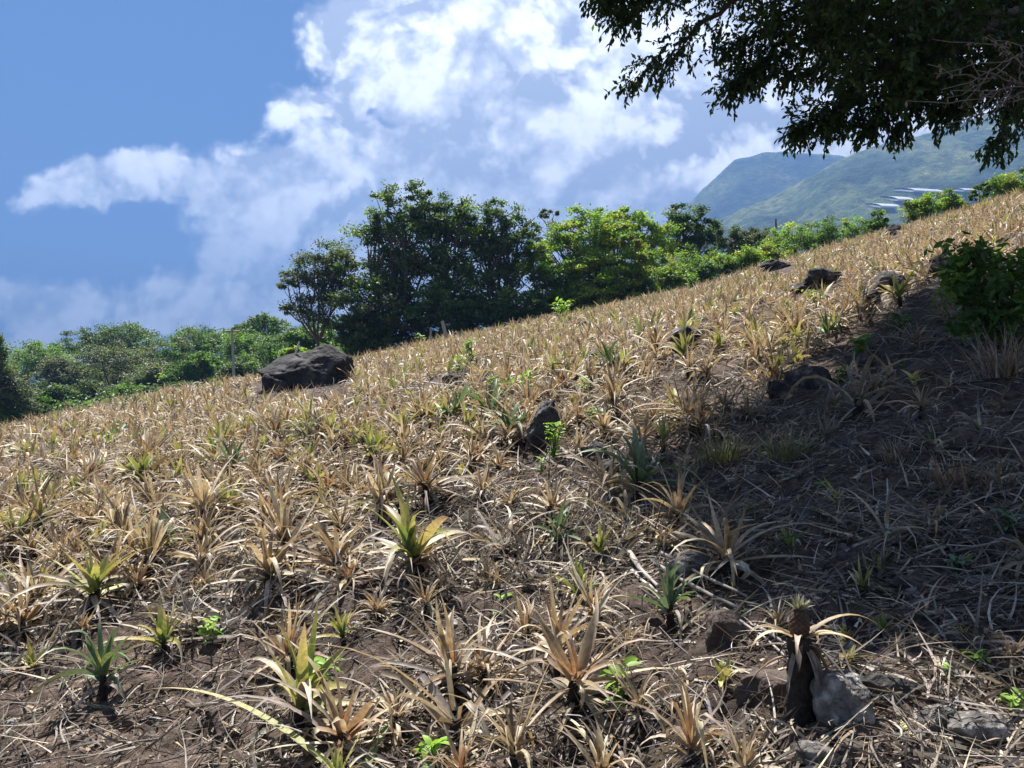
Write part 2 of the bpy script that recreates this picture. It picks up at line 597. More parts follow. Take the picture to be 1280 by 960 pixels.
def rock(px, py, wpx, hpx, label, mat=M_ROCKS, dep=.8, seed=1, name='rock', sub=4, top=None, rz=0, sink=.25, lean=(0, 0), box=1.6, amp=.16, planes=7):
    """py = where its foot meets the ground in the photograph"""
    P = ground_at(px, py)
    k = P[1] / FPX
    if py < 520 and wpx < 90: hpx, wpx = hpx * 1.05, wpx * 1.0
    w, h = wpx * k, hpx * k / (1 - sink)
    v, f = rock_shape(sub, (w, w * dep, h), seed, top, box, amp, planes)
    v[:, 2] += h / 2 - sink * h
    v[:, 0] += v[:, 2] * lean[0]
    v[:, 1] += v[:, 2] * lean[1]
    o = MB().add(v, f).build(name, mat)
    o.location = (P[0], P[1] + w * dep * .35, P[2])
    o.rotation_euler = (0, 0, rz)
    tag(o, label, 'rock', 'rocks in the pineapple field')
    ROCKS.append((P[0], P[1] + w * dep * .3, w * .55))
    ROCKPX.append((px, py, wpx, hpx))
    return o
ROCKS = []
ROCKPX = []

b = rock(379, 484, 114, 56, 'huge dark lava boulder at the far edge of the field', M_ROCK, .7, 11, sub=5, sink=.2, box=2.0, amp=.10, planes=5,
         top=([-1, -.75, -.45, -.1, .3, .55, .75, 1], [.30, .62, .72, .85, 1.02, .98, .82, .84]))
rock(343, 490, 34, 26, 'low dark rock leaning on the downhill foot of the huge boulder', M_ROCK, .9, 14)
rock(672, 578, 42, 74, 'black upright standing stone with a green vine beside it', M_ROCKS, .8, 5, sub=5, sink=.1, lean=(.14, .1), box=1.3, amp=.24, planes=9, top=([-1, -.6, -.2, .2, .6, 1], [.5, .72, .95, 1.05, 1.0, .8]))
rock(688, 522, 40, 18, 'flat dark stone slab behind the top of the standing stone', M_ROCKS, .9, 22)
rock(565, 487, 26, 18, 'small pointed grey stone above the pile of dry sticks', M_ROCKS, .8, 8)
rock(1033, 357, 50, 24, 'wide black rock halfway up the slope above the yellow-green shrub', M_ROCKS, .8, 31)
rock(1002, 366, 28, 13, 'low black rock at the downhill side of the wide black one', M_ROCKS, .9, 32)
rock(1118, 364, 44, 26, 'black rock behind the thin upright pale stake', M_ROCKS, .8, 33)
rock(1092, 384, 24, 24, 'knobbly black rock just downhill of the pale stake', M_ROCKS, .9, 34)
rock(1180, 342, 36, 24, 'dark rounded rock beside the big leafy bush', M_ROCKS, .8, 35)
rock(1118, 290, 20, 14, 'lone black rock on the skyline of the slope', M_ROCK, .8, 36)
rock(858, 440, 40, 30, 'dark ragged rock alone in the middle of the dry slope', M_ROCKS, .8, 37)
rock(882, 424, 34, 15, 'low dark rock touching the uphill side of the ragged one', M_ROCKS, .8, 38)
rock(752, 449, 40, 14, 'low dark mound of stone in the dry middle field', M_ROCKS, .8, 39)
rock(975, 336, 40, 13, 'flat dark rock at the bushy upper edge of the field', M_ROCKS, .8, 40)
rock(728, 408, 18, 7, 'tiny dark stone near the foot of the tree clump', M_ROCKS, .8, 41)
rock(1015, 486, 48, 27, 'large black rock at the edge of the tree shade', M_ROCKS, .8, 42, sub=4)
rock(975, 500, 26, 22, 'smaller black rock against the large one at the shade edge', M_ROCKS, .8, 43)
rock(1064, 912, 72, 62, 'grey speckled rock behind the fruiting pineapple plant', M_ROCKL, .8, 50, sub=5, sink=.2, box=1.8, amp=.1)
rock(965, 880, 74, 34, 'pale brown earth-covered rock before the fruiting pineapple plant', M_EARTH, .8, 51, sub=4, sink=.4)
rock(910, 805, 66, 36, 'crumbly brown clod under the lower ends of the pale canes', M_EARTH, .8, 52, sub=4, sink=.3)
rock(868, 722, 62, 26, 'smooth grey stone lying under the pale canes', M_ROCKL, .8, 53, sub=4, sink=.4)
rock(1108, 872, 72, 26, 'black charred log-like rock beside the grey speckled rock', M_ROCKS, .45, 54, sub=4, sink=.3, rz=-.35)
rock(1178, 915, 46, 26, 'flat-topped tan stone at the sunny lower corner', M_ROCKL, .8, 55, sub=4, sink=.4)
rock(1232, 930, 90, 30, 'long flat tan stone in the sunny lower corner', M_ROCKL, .7, 56, sub=4, sink=.45)
rock(1030, 955, 50, 22, 'round whitish stone at the bottom edge of the field', M_ROCKL, .9, 57, sub=4, sink=.4)
rock(1228, 738, 44, 15, 'grey stone half buried in the shaded litter', M_ROCKL, .9, 58, sub=3, sink=.4)
rock(745, 572, 34, 18, 'grey stone a step uphill of the standing stone', M_ROCKS, .9, 59, sub=3)
rock(778, 590, 54, 16, 'low broad stone at the top of the bare patch', M_ROCKS, .9, 60, sub=3)
rock(1148, 890, 22, 9, 'small tan stone between the charred rock and the flat stones', M_ROCKL, .9, 61, sub=3)
rock(240, 890, 26, 12, 'palm sized brown clod before the blue-green pineapple plant', M_EARTH, .9, 62, sub=3)
rock(262, 858, 18, 8, 'brown stone just uphill of the palm sized clod', M_EARTH, .9, 63, sub=3)
rock(442, 905, 13, 8, 'small whitish stone beside the biggest yellow-green plant', M_ROCKL, .9, 64, sub=3)
rock(905, 845, 15, 12, 'pale triangular stone below the crumbly brown clod', M_ROCKL, .9, 65, sub=3)
rock(1065, 708, 30, 14, 'stone lying in the dark litter under the tree', M_ROCKS, .9, 66, sub=3)

for (px, py, w, h, m_, sd, lab) in [
    (1090, 455, 40, 16, M_ROCKS, 70, 'low dark stone under the deep green weed in the shade'),
    (1160, 470, 54, 20, M_EARTH, 71, 'broad earthen hump in the deepest shade below the big leafy bush'),
    (1060, 560, 38, 14, M_ROCKS, 72, 'dark half-buried stone below the spidery dead plant'),
    (1130, 640, 40, 15, M_EARTH, 73, 'brown clod beside the single upright pale stick'),
    (1200, 660, 34, 13, M_ROCKS, 74, 'half-buried stone below the dead brown grass tuft'),
    (950, 610, 44, 17, M_EARTH, 75, 'brown clod below the thickest olive grass tuft'),
    (1010, 650, 34, 13, M_ROCKS, 76, 'dark stone in the litter above the green-grey shaded plant'),
    (1150, 740, 46, 17, M_EARTH, 77, 'earth clod in the dappled lower part of the shade'),
    (1260, 690, 50, 20, M_ROCKS, 78, 'dark stone by the frame edge in the shaded litter'),
    (1215, 555, 44, 18, M_EARTH, 79, 'earth clod above the dead brown grass tuft'),
    (1045, 795, 26, 11, M_ROCKL, 80, 'small grey stone just above the fruiting plant'),
    (690, 720, 24, 10, M_ROCKL, 81, 'small stone at the foot of the upright blue-green plant'),
    (320, 800, 30, 12, M_EARTH, 82, 'brown clod behind the biggest yellow-green plant'),
    (160, 905, 26, 11, M_EARTH, 83, 'brown clod below the stiff blue-green plant'),
    (520, 868, 22, 10, M_ROCKL, 84, 'greyish stone below the tiny tan plant')]:
    rock(px, py, w, h, lab, m_, .8, sd, sub=3, sink=.4)

# ------------------------------------------------------------------ pineapple plants
STRAW = [(.42, .325, .21), (.325, .243, .15), (.55, .465, .335), (.175, .133, .09)]
RUST = [(.31, .175, .10), (.36, .22, .125), (.42, .28, .165)]
GREY = [(.22, .185, .155), (.32, .28, .235), (.44, .39, .33), (.12, .095, .08)]
YEL = [(.42, .40, .12), (.50, .46, .17), (.33, .36, .10)]
GRN = [(.12, .20, .055), (.17, .25, .08), (.20, .27, .07)]
BLU = [(.11, .19, .10), (.15, .23, .13), (.13, .19, .09)]

def plant_leaves(mf, md, kind, hs, s=1.0, lod=0):
    """upper leaves into mf, withered lower leaves into md"""
    U = RNG.uniform
    S = (7, 4, 2)[lod]
    wide = (3, 3, 2)[lod]
    q = (1, .75, .5)[lod]
    Wk = (1.15, 1.35, 1.6)[lod]
    if kind in ('green', 'bluegreen', 'yellowgreen'):
        n0, n1, n2 = int(9 * q), int(9 * q), int(9 * q)
    elif kind == 'sprout':
        n0, n1, n2 = int(6 * q), int(5 * q), int(3 * q)
    elif kind == 'collapsed':
        n0, n1, n2 = int(2 * q), int(10 * q), int(14 * q)
    else:
        n0, n1, n2 = int(10 * q), int(13 * q), int(15 * q)
    def group(mb, n, el, bend, L, W, cols, zoff, kinkp=.25):
        if n < 1: return
        az = np.arange(n) * 2.4 + U(0, 6.3) + U(-.5, .5, n)
        base = np.stack([np.cos(az) * .018 * s, np.sin(az) * .018 * s, np.full(n, hs + zoff) + U(-.03, .03, n) * s], -1)
        kk = (U(.25, .8, n), np.where(U(0, 1, n) < kinkp * 1.3, U(.5, 2.2, n), 0))
        strips(mb, base, az, el, bend, L * s, W * s * Wk, S, side=U(-.8, .8, n), roll=U(-.7, .7, n), fold=.42, wide=wide, cols=cols, kink=kk)
    base_c = RUST
    if kind == 'dry':
        A = lambda n: [pick(STRAW + RUST, n, p=[.15, .15, .1, .1, .2, .15, .15]), pick(STRAW, n), pick(STRAW, n, .25), pick(STRAW + GREY, n, .3)]
        B = lambda n: [pick(STRAW, n), pick(STRAW, n, .3), pick(STRAW + GREY, n, .3)]
    elif kind == 'rust':
        A = lambda n: [pick(RUST, n), pick(RUST + STRAW, n), pick(STRAW, n), pick(STRAW + GREY, n)]
        B = lambda n: [pick(RUST + STRAW, n), pick(STRAW, n), pick(GREY + STRAW, n)]
    elif kind == 'yellowgreen':
        A = lambda n: [pick(GRN, n), pick(YEL + GRN, n), pick(YEL, n), pick(STRAW, n)]
        B = lambda n: [pick(YEL + GRN, n), pick(YEL + STRAW, n), pick(STRAW, n), pick(STRAW + GREY, n)]
    elif kind == 'green':
        A = lambda n: [pick(GRN, n), pick(GRN, n), pick(GRN + YEL, n), pick(STRAW + YEL, n)]
        B = lambda n: [pick(GRN, n), pick(YEL + GRN, n), pick(STRAW, n)]
    elif kind == 'bluegreen':
        A = lambda n: [pick(BLU + YEL[:1], n, .15), pick(BLU, n, .15), pick(BLU, n), pick(BLU + GREY, n)]
        B = lambda n: [pick(BLU, n), pick(BLU + GRN, n), pick(GREY + BLU, n)]
    elif kind == 'sprout':
        A = lambda n: [pick(YEL + GRN[2:], n), pick(YEL, n), pick(YEL + STRAW, n)]
        B = lambda n: [pick(YEL, n), pick(YEL + STRAW, n), pick(STRAW, n)]
    else:
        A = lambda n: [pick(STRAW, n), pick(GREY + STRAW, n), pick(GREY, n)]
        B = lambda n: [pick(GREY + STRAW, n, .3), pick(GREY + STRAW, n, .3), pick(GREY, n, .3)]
    small = .55 if kind == 'sprout' else 1
    live = kind in ('green', 'bluegreen', 'yellowgreen', 'sprout')
    group(mf, n0, U(.85, 1.5, n0), U(-.1, .8, n0), U(.18, .40, n0) * small, U(.018, .032, n0) * (1.7 if live else .95), A(n0), .03, .08 if live else .25)
    group(mf, n1, U(.25, 1.1, n1), U(.3, 2.1, n1), U(.25, .58, n1) * small, U(.016, .032, n1) * (1.6 if live else .95), B(n1), .0, .15 if live else .35)
    C = [pick(GREY + STRAW, n2, .3), pick(STRAW + GREY, n2, .3), pick(GREY, n2, .35)]
    group(md, n2, U(-.3, .7, n2), U(.6, 2.0, n2), U(.2, .55, n2) * small, U(.014, .030, n2), C, -.04, .3)

def stem_mesh(hs, r):
    mb = MB()
    n = 7
    z = np.linspace(-.06, hs + .02, n)
    pts = np.stack([np.cumsum(RNG.uniform(-.006, .006, n)), np.cumsum(RNG.uniform(-.006, .006, n)), z], -1)
    tube(mb, pts, r * np.array([1.15, 1.0, .9, 1.0, 1.05, .9, .6]), 8, (.5, .5, .5), wob=.22)
    return mb

PROTO = {}
def proto_plant(kind, i):
    key = (kind, i)
    if key not in PROTO:
        hs = RNG.uniform(.07, .17) if kind != 'sprout' else RNG.uniform(.03, .1)
        if kind == 'collapsed': hs = RNG.uniform(.03, .08)
        mf, md = MB(), MB()
        plant_leaves(mf, md, kind, hs, 1.0, 0)
        PROTO[key] = (stem_mesh(hs, RNG.uniform(.02, .032)).mesh('stem', M_STEM), mf.mesh('foliage', M_PINE), md.mesh('dead_foliage', M_DEAD))
    return PROTO[key]

NVAR = {'dry': 15, 'rust': 9, 'yellowgreen': 6, 'green': 4, 'bluegreen': 3, 'sprout': 5, 'collapsed': 8}
PLANTS = []          # (root, kind, position, scale)
def plant(P, kind, scale, rz=None, tilt=None, var=None):
    var = RNG.integers(NVAR[kind]) if var is None else var
    me = proto_plant(kind, int(var))
    root = empty('pineapple_plant', tuple(P), RNG.uniform(0, 6.28) if rz is None else rz, scale)
    root.scale = (scale * RNG.uniform(.85, 1.2), scale * RNG.uniform(.85, 1.2), scale * RNG.uniform(.75, 1.2))
    if tilt is None:
        tilt = (RNG.normal(0, .12), RNG.normal(0, .12))
    root.rotation_euler[0], root.rotation_euler[1] = tilt
    for nm, m in zip(('stem', 'foliage', 'dead_foliage'), me):
        link(bpy.data.objects.new(nm, m), root)
    PLANTS.append([root, kind, np.array(P), scale, None])
    return root

# plants one can single out in the photograph: base px, base py, height px, kind, label
HAND = [
    (130, 880, 105, 'bluegreen', 'stiff blue-green pineapple plant in the lower downhill corner of the field'),
    (203, 815, 84, 'yellowgreen', 'yellow-green pineapple plant behind the stiff blue-green one'),
    (372, 912, 150, 'yellowgreen', 'biggest yellow-green pineapple plant, growing on bare brown soil'),
    (430, 808, 60, 'yellowgreen', 'small bright yellow-green plant a step behind the biggest yellow-green one'),
    (338, 702, 76, 'rust', 'tall spiky straw plant with orange heart on a black stub'),
    (160, 690, 84, 'dry', 'tall narrow pale pineapple plant leaning beside the dark branch'),
    (35, 705, 60, 'dry', 'broad golden pineapple plant at the frame edge behind the dark branch'),
    (262, 745, 52, 'dry', 'small pale golden plant on a thin stalk behind the yellow-green one'),
    (435, 735, 78, 'rust', 'dry plant with reddish heart and hanging grey skirt over a black stub'),
    (372, 782, 48, 'rust', 'short orange-tinted dry plant behind the small bright yellow-green one'),
    (527, 700, 56, 'sprout', 'yellow sprouting plant standing alone in the dry middle field'),
    (690, 690, 66, 'bluegreen', 'upright blue-green plant in the middle of the dry field'),
    (722, 752, 68, 'green', 'fresh green plant just below the upright blue-green one'),
    (838, 785, 88, 'bluegreen', 'tall blue-green plant in front of the bundle of pale canes'),
    (457, 650, 48, 'green', 'small green plant among straw plants, behind the reddish skirted one'),
    (282, 588, 42, 'green', 'green plant far back in the dense dry rows below the boulder'),
    (568, 880, 150, 'dry', 'large straw plant with long bare upright leaves on a grey stub'),
    (716, 890, 170, 'rust', 'largest dry plant with rusty heart and wide arching leaves'),
    (648, 985, 130, 'dry', 'yellowed dry plant cut by the bottom of the frame, below the rusty one'),
    (868, 960, 140, 'rust', 'dense golden dry plant with a thick fallen skirt beside the earth-covered rock'),
    (532, 765, 60, 'dry', 'small bleached plant with tan heart on the bare soil slope'),
    (505, 840, 44, 'dry', 'tiny tan plant beside the large straw plant'),
    (785, 822, 54, 'dry', 'small pale star-shaped dry plant before the blue-green one by the canes'),
    (972, 795, 62, 'rust', 'orange-brown withered plant toppled against the fruiting one'),
    (1266, 832, 54, 'rust', 'orange-tipped dry plant at the sunny edge of the shade'),
    (892, 690, 22, 'sprout', 'tiny bright yellow sprout at the shade edge above the canes'),
    (40, 838, 40, 'sprout', 'little yellow and tan sprout at the foot of the dark branch'),
    (105, 800, 52, 'dry', 'small pinkish dry plant behind the stiff blue-green one'),
    (1062, 838, 44, 'sprout', 'bright yellow-green sprout on top of the grey speckled rock'),
    (1057, 800, 28, 'sprout', 'tiny lime sprout on a black stump above the speckled rock'),
    (1100, 795, 32, 'green', 'small green sprout at the shade edge uphill of the black stump'),
    (1160, 812, 26, 'sprout', 'little yellow sprout halfway along the shade edge'),
    (1205, 800, 22, 'sprout', 'dull yellow sprout in the litter near the shade edge'),
    (985, 690, 42, 'green', 'shaded green-grey plant uphill of the tiny yellow sprout'),
    (1080, 745, 58, 'yellowgreen', 'shaded dull plant with one broad yellow leaf under the tree'),
    (1000, 720, 30, 'collapsed', 'collapsed grey plant in the shade beside the green-grey one'),
    (1072, 520, 62, 'collapsed', 'spidery dead plant below the large black rock in the shade'),
    (1150, 520, 46, 'dry', 'thin dry plant deep in the shade uphill of the spidery one'),
    (905, 855, 46, 'sprout', 'small yellow-based plant next to the crumbly brown clod'),
    (425, 1000, 70, 'yellowgreen', 'green-yellow plant rising from the bottom edge below the biggest one'),
    (770, 930, 60, 'collapsed', 'flattened dead plant between the rusty plant and the golden one'),
    (60, 640, 46, 'sprout', 'yellow-hearted dry plant behind the broad golden one'),
    (130, 650, 40, 'sprout', 'pale yellow sprout in front of the dense downhill rows'),
    (640, 640, 60, 'dry', 'dense straw plant in front of the standing stone'),
    (580, 555, 50, 'yellowgreen', 'yellow-topped plant downhill of the standing stone'),
    (830, 690, 50, 'dry', 'pale wiry plant at the upper end of the canes'),
    (750, 705, 50, 'yellowgreen', 'yellowing plant just behind the fresh green one'),
    (215, 515, 30, 'yellowgreen', 'lone yellow-green plant on the far downhill edge of the field'),
    (165, 515, 28, 'bluegreen', 'grey-green spiky plant on the far downhill skyline'),
    (605, 862, 105, 'dry', 'ragged straw plant squeezed between the large upright one and the rusty one'),
    (497, 915, 95, 'dry', 'low wide straw plant at the downhill side of the large upright one'),
    (575, 985, 110, 'rust', 'tan plant at the bottom edge below the large upright straw one'),
    (748, 985, 120, 'dry', 'pale yellow plant at the bottom edge below the largest rusty one'),
    (805, 905, 84, 'dry', 'wiry straw plant between the rusty and the dense golden plants'),
    (930, 990, 100, 'dry', 'straw plant at the bottom edge under the earth-covered rock'),
    (472, 772, 54, 'dry', 'pale plant beside the reddish skirted one, on a short stub'),
    (655, 800, 70, 'rust', 'rust and straw plant behind the largest rusty one'),
    (610, 735, 56, 'dry', 'thin straw plant in front of the black standing stone rows'),
    (1230, 800, 44, 'collapsed', 'pale collapsed fan of leaves in the litter above the orange-tipped plant'),
]
taken = []
for px, py, hp, kind, lab in HAND:
    P = ground_at(px, min(py, 1010))
    sc = hp * P[1] / FPX / {'sprout': .27, 'collapsed': .3}.get(kind, .5)
    root = plant(P - np.array([0, 0, .01]), kind, sc)
    if kind in ('green', 'bluegreen', 'yellowgreen'):
        root.scale = (sc * .92, sc * .92, sc * 1.12)
    tag(root, lab, 'pineapple plant', 'pineapple plants of the hillside field')
    PLANTS[-1][4] = lab
    taken.append((P[0], P[1], .28))

# the fruiting plant on its black stem
P = ground_at(1000, 905)
k = P[1] / FPX
fp = empty('pineapple_plant', tuple(P))
tag(fp, 'burnt pineapple plant on a thick black stem bearing one small brown fruit', 'pineapple plant', 'pineapple plants of the hillside field')
hst = 108 * k
mb = MB()
z = np.linspace(-.08, hst, 14)
pts = np.stack([.012 * np.sin(z * 14), .01 * np.cos(z * 9), z], -1)
tube(mb, pts, np.linspace(20 * k, 15 * k, 14) * RNG.uniform(.85, 1.15, 14), 11, (.5, .5, .5), wob=.16)
mb.build('stem', M_STEM, fp)
mb = MB(); n = 9
az = np.array([2.9, 3.4, .05, .35, -.4, -.9, .8, 2.4, 4.3])
strips(mb, np.stack([np.cos(az) * .02, np.sin(az) * .02, np.full(n, hst * .98)], -1), az, RNG.uniform(.25, .75, n), RNG.uniform(.6, 2.2, n),
       np.array([60, 75, 105, 45, 50, 80, 60, 50, 60]) * k, np.full(n, 10 * k), 8, side=RNG.uniform(-.2, .2, n), fold=.45, cols=[pick(STRAW, n), pick(STRAW, n), pick(STRAW + RUST, n)])
mb.build('foliage', M_PINE, fp)
mb = MB(); n = 26
az = RNG.uniform(-1.6, 1.0, n); az[14:] = RNG.uniform(0, 6.28, 12)
strips(mb, np.stack([np.cos(az) * 12 * k, np.sin(az) * 12 * k, np.full(n, hst * .95) * RNG.uniform(.5, 1, n)], -1), az, RNG.uniform(-.7, .5, n), RNG.uniform(.9, 1.6, n),
       RNG.uniform(35, 100, n) * k, RNG.uniform(5, 11, n) * k, 9, power=.5, fold=.5, cols=[pick(STRAW, n) * .7, pick(RUST + GREY, n) * .7, pick(GREY, n) * .55, pick(GREY, n) * .35])
mb.build('dead_foliage', M_DEAD, fp)
# fruit: diamond-eyed barrel
mb = MB(); nu, nv = 48, 34
uu, vv = np.meshgrid(np.arange(nu) * 2 * math.pi / nu, np.linspace(0, 1, nv), indexing='ij')
rad = 12.5 * k * np.sin(np.clip(vv * .93 + .05, 0, 1) * math.pi) ** .38
eye = np.abs(np.sin(uu * 5 + vv * 18) * np.sin(uu * 5 - vv * 18)) ** .6
rad = rad * (.9 + .16 * eye)
v = np.stack([rad * np.cos(uu), rad * np.sin(uu), vv * 38 * k], -1)
i = np.arange(nu * nv).reshape(nu, nv); i2 = np.roll(i, -1, 0)
f = np.stack([i[:, :-1], i2[:, :-1], i2[:, 1:], i[:, 1:]], -1).reshape(-1, 4)
ec = eye[..., None]
fruit = mb.add(v, f, np.array([.045, .03, .022]) * (1 - ec) + np.array([.11, .066, .045]) * ec).build('fruit', M_FRUIT, fp)
fruit.location = (0, 0, hst * .96)
mb = MB(); n = 26
az = np.arange(n) * 2.4
strips(mb, np.stack([np.cos(az) * .006, np.sin(az) * .006, np.full(n, 36 * k)], -1), az, np.linspace(.5, 1.5, n), RNG.uniform(-.2, .5, n), RNG.uniform(14, 24, n) * k, np.full(n, 5 * k), 4,
       cols=[jit((.12, .15, .09), n), jit((.2, .22, .14), n), jit((.3, .27, .2), n)])
mb.build('fruit_crown', M_PINE, fruit)
taken.append((P[0], P[1], .3))

# scattered rows
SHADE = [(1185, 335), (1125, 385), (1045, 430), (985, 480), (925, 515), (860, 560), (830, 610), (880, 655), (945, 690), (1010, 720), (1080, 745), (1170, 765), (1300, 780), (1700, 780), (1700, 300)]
def in_poly(px, py, poly):
    px, py = np.asarray(px), np.asarray(py)
    r = np.zeros(px.shape, bool)
    j = len(poly) - 1
    for i in range(len(poly)):
        (xi, yi), (xj, yj) = poly[i], poly[j]
        c = ((yi > py) != (yj > py)) & (px < (xj - xi) * (py - yi) / (yj - yi + 1e-9) + xi)
        r ^= c
        j = i
    return r

SPC = .335
ang = R(24)
gi, gj = np.meshgrid(np.arange(-165, 166), np.arange(-20, 166), indexing='ij')
a = gi.ravel() * SPC * .92 + RNG.normal(0, .13, gi.size)
b_ = gj.ravel() * SPC * 1.08 + RNG.normal(0, .11, gi.size)
X = a * math.cos(ang) - b_ * math.sin(ang)
Y = a * math.sin(ang) + b_ * math.cos(ang)
keep = (Y > 1.6) & (np.abs(X) < .82 * Y + 1.5) & (edge_d(X, Y) < .2)
X, Y = X[keep], Y[keep]
Z = H(X, Y)
PX, PY, _ = project(np.stack([X, Y, Z], -1))
dens = np.interp(PY, [470, 560, 640, 720, 800, 1000], [1, 1, 1, .98, .85, .62])
dens = np.where((Y < 2.9) & (PX < 500), .03, np.where(Y < 2.4, np.where(PX > 880, 0, .2), dens))
sh = in_poly(PX, PY, SHADE)
dens = np.where(sh, .3, dens)
dens = np.where((PX > 470) & (PX < 950) & (PY > 690) & (Y > 2.4), np.maximum(dens, .92), dens)
dens = np.where((PX < 345) & (PY > 835), .03, dens)
bare = ((PX - 770) / 110) ** 2 + ((PY - 590) / 40) ** 2 < 1
dens = np.where(bare, .25, dens)
low = in_poly(PX, PY, [(1000, 800), (1300, 820), (1300, 1100), (930, 1100), (940, 850)])
dens = np.where(low, .1, dens)
dens = dens * np.clip(1.0 + .9 * fbm(X * .45, Y * .45, octv=2), .12, 1)
keep = RNG.uniform(0, 1, len(X)) < dens
for (rx, ry, rr) in ROCKS:
    keep &= np.hypot(X - rx, Y - ry) > rr * .74 + .08
for (rx, ry, rr) in taken:
    keep &= np.hypot(X - rx, Y - ry) > rr
keep &= ~((np.abs(PX - 668) < 34) & (PY > 570) & (PY < 626))
keep &= ~((np.abs(PX - 380) < 56) & (PY > 478) & (PY < 486))
for (rx, ry, rw, rh) in ROCKPX:
    keep &= ~((np.abs(PX - rx) < rw * .55) & (PY > ry - 3) & (PY < ry + 10 + rh * .25))
keep &= ~((np.abs(PX - 870) < 140) & (np.abs(PY - (745 + (PX - 870) * .42)) < 26))
X, Y, Z, PX, PY, sh = [q[keep] for q in (X, Y, Z, PX, PY, sh)]
scl = RNG.uniform(.62, 1.12, len(X)) * np.where(sh, .7, 1) * np.interp(Y, [2, 5, 9, 14, 25], [1.0, 1.12, 1.18, 1.16, 1.2])
r = RNG.uniform(0, 1, len(X))
kinds = np.where(r < .40, 'dry', np.where(r < .62, 'rust', np.where(r < .72, 'yellowgreen', np.where(r < .72, 'green', np.where(r < .745, 'bluegreen', np.where(r < .82, 'sprout', 'collapsed'))))))
far = Y > 11
kinds = np.where(far & np.isin(kinds, ['bluegreen', 'green']) & (RNG.uniform(0, 1, len(X)) < .6), 'dry', kinds)
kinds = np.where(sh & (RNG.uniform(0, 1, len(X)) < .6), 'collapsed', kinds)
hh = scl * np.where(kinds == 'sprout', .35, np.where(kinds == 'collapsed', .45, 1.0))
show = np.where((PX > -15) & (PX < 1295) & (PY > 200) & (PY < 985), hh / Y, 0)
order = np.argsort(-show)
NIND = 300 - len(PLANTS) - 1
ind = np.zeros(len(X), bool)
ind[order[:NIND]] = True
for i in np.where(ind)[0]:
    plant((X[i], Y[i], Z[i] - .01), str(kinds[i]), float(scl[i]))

mb = MB()
for i in np.where(~ind)[0]:
    lod = 1 if Y[i] < 13 else 2
    s = float(scl[i])
    m0 = MB()
    plant_leaves(m0, m0, str(kinds[i]), .1 * s, s, lod)
    th = RNG.normal(0, .14)
    for v, f, c in zip(m0.v, m0.f, m0.c):
        v = v.copy()
        v[:, 0] += v[:, 2] * th
        mb.v.append(v + np.array([X[i], Y[i], Z[i]]))
        mb.c.append(c)
    for f in m0.f:
        mb.f.append(f + mb.n)
    mb.n += m0.n
tag(mb.build('pineapple_rows', M_PINE), 'dense rows of dry straw-coloured pineapple plants covering the far slope', 'pineapple plants', kind='stuff')

# ------------------------------------------------------------------ litter, pebbles, twigs on the ground
def scatter(n, ymin, ymax, p=1.7, umax=.78):
    y = ymin + (ymax - ymin) * RNG.uniform(0, 1, n) ** p
    x = RNG.uniform(-1, 1, n) * (umax * y + .6)
    return x, y
def slope_at(x, y):
    e = .12
    return (H(x + e, y) - H(x - e, y)) / (2 * e), (H(x, y + e) - H(x, y - e)) / (2 * e)

def litter(n, ymin, ymax, S, Lr, Wr, region=None, lift=(.12, .14), dark=0.0, outside=False):
    x, y = scatter(n, ymin, ymax)
    if region is not None:
        z = H(x, y)
        px, py, _ = project(np.stack([x, y, z], -1))
        m = in_poly(px, py, region) != outside
        x, y = x[m], y[m]
    m = fbm(x * 1.3 + 40, y * 1.3, octv=2) + RNG.uniform(-.5, .9, len(x)) > -.1
    x, y = x[m], y[m]
    n = len(x)
    z = H(x, y) + RNG.uniform(.004, .03, n)
    az = RNG.uniform(0, 6.283, n)
    sx, sy = slope_at(x, y)
    el = np.arctan(sx * np.cos(az) + sy * np.sin(az)) + RNG.normal(lift[0], lift[1], n)
    mb = MB()
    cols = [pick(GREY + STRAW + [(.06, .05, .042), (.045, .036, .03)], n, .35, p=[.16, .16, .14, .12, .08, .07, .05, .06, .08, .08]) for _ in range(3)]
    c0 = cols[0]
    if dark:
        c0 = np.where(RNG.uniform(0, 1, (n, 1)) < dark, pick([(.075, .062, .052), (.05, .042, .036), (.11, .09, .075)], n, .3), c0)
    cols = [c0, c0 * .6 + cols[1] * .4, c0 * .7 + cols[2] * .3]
    strips(mb, np.stack([x, y, z], -1), az, el, RNG.uniform(-.2, .7, n), RNG.uniform(*Lr, n), RNG.uniform(*Wr, n), S, side=RNG.normal(0, .7, n), roll=RNG.normal(0, .9, n), fold=.3, wide=2, cols=cols, prof='blade')
    return mb
mb = litter(19000, 1.7, 9, 4, (.06, .34), (.005, .014), None, (.22, .26), .3)
m2 = litter(38000, 1.7, 11, 3, (.015, .10), (.004, .013), dark=.2)
m3 = litter(30000, 3, 16, 3, (.05, .28), (.006, .018), SHADE, (.12, .18), .6)  # more strips darkened here: rotted litter, and tree shade painted into its colour
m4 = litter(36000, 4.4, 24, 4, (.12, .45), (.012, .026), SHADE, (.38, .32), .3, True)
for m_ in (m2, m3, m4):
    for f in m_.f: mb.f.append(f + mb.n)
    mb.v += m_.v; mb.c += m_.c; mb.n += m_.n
tag(mb.build('leaf_litter', M_DEAD), 'grey and tan dead leaf strips lying over the dark soil', 'leaf litter', kind='stuff')

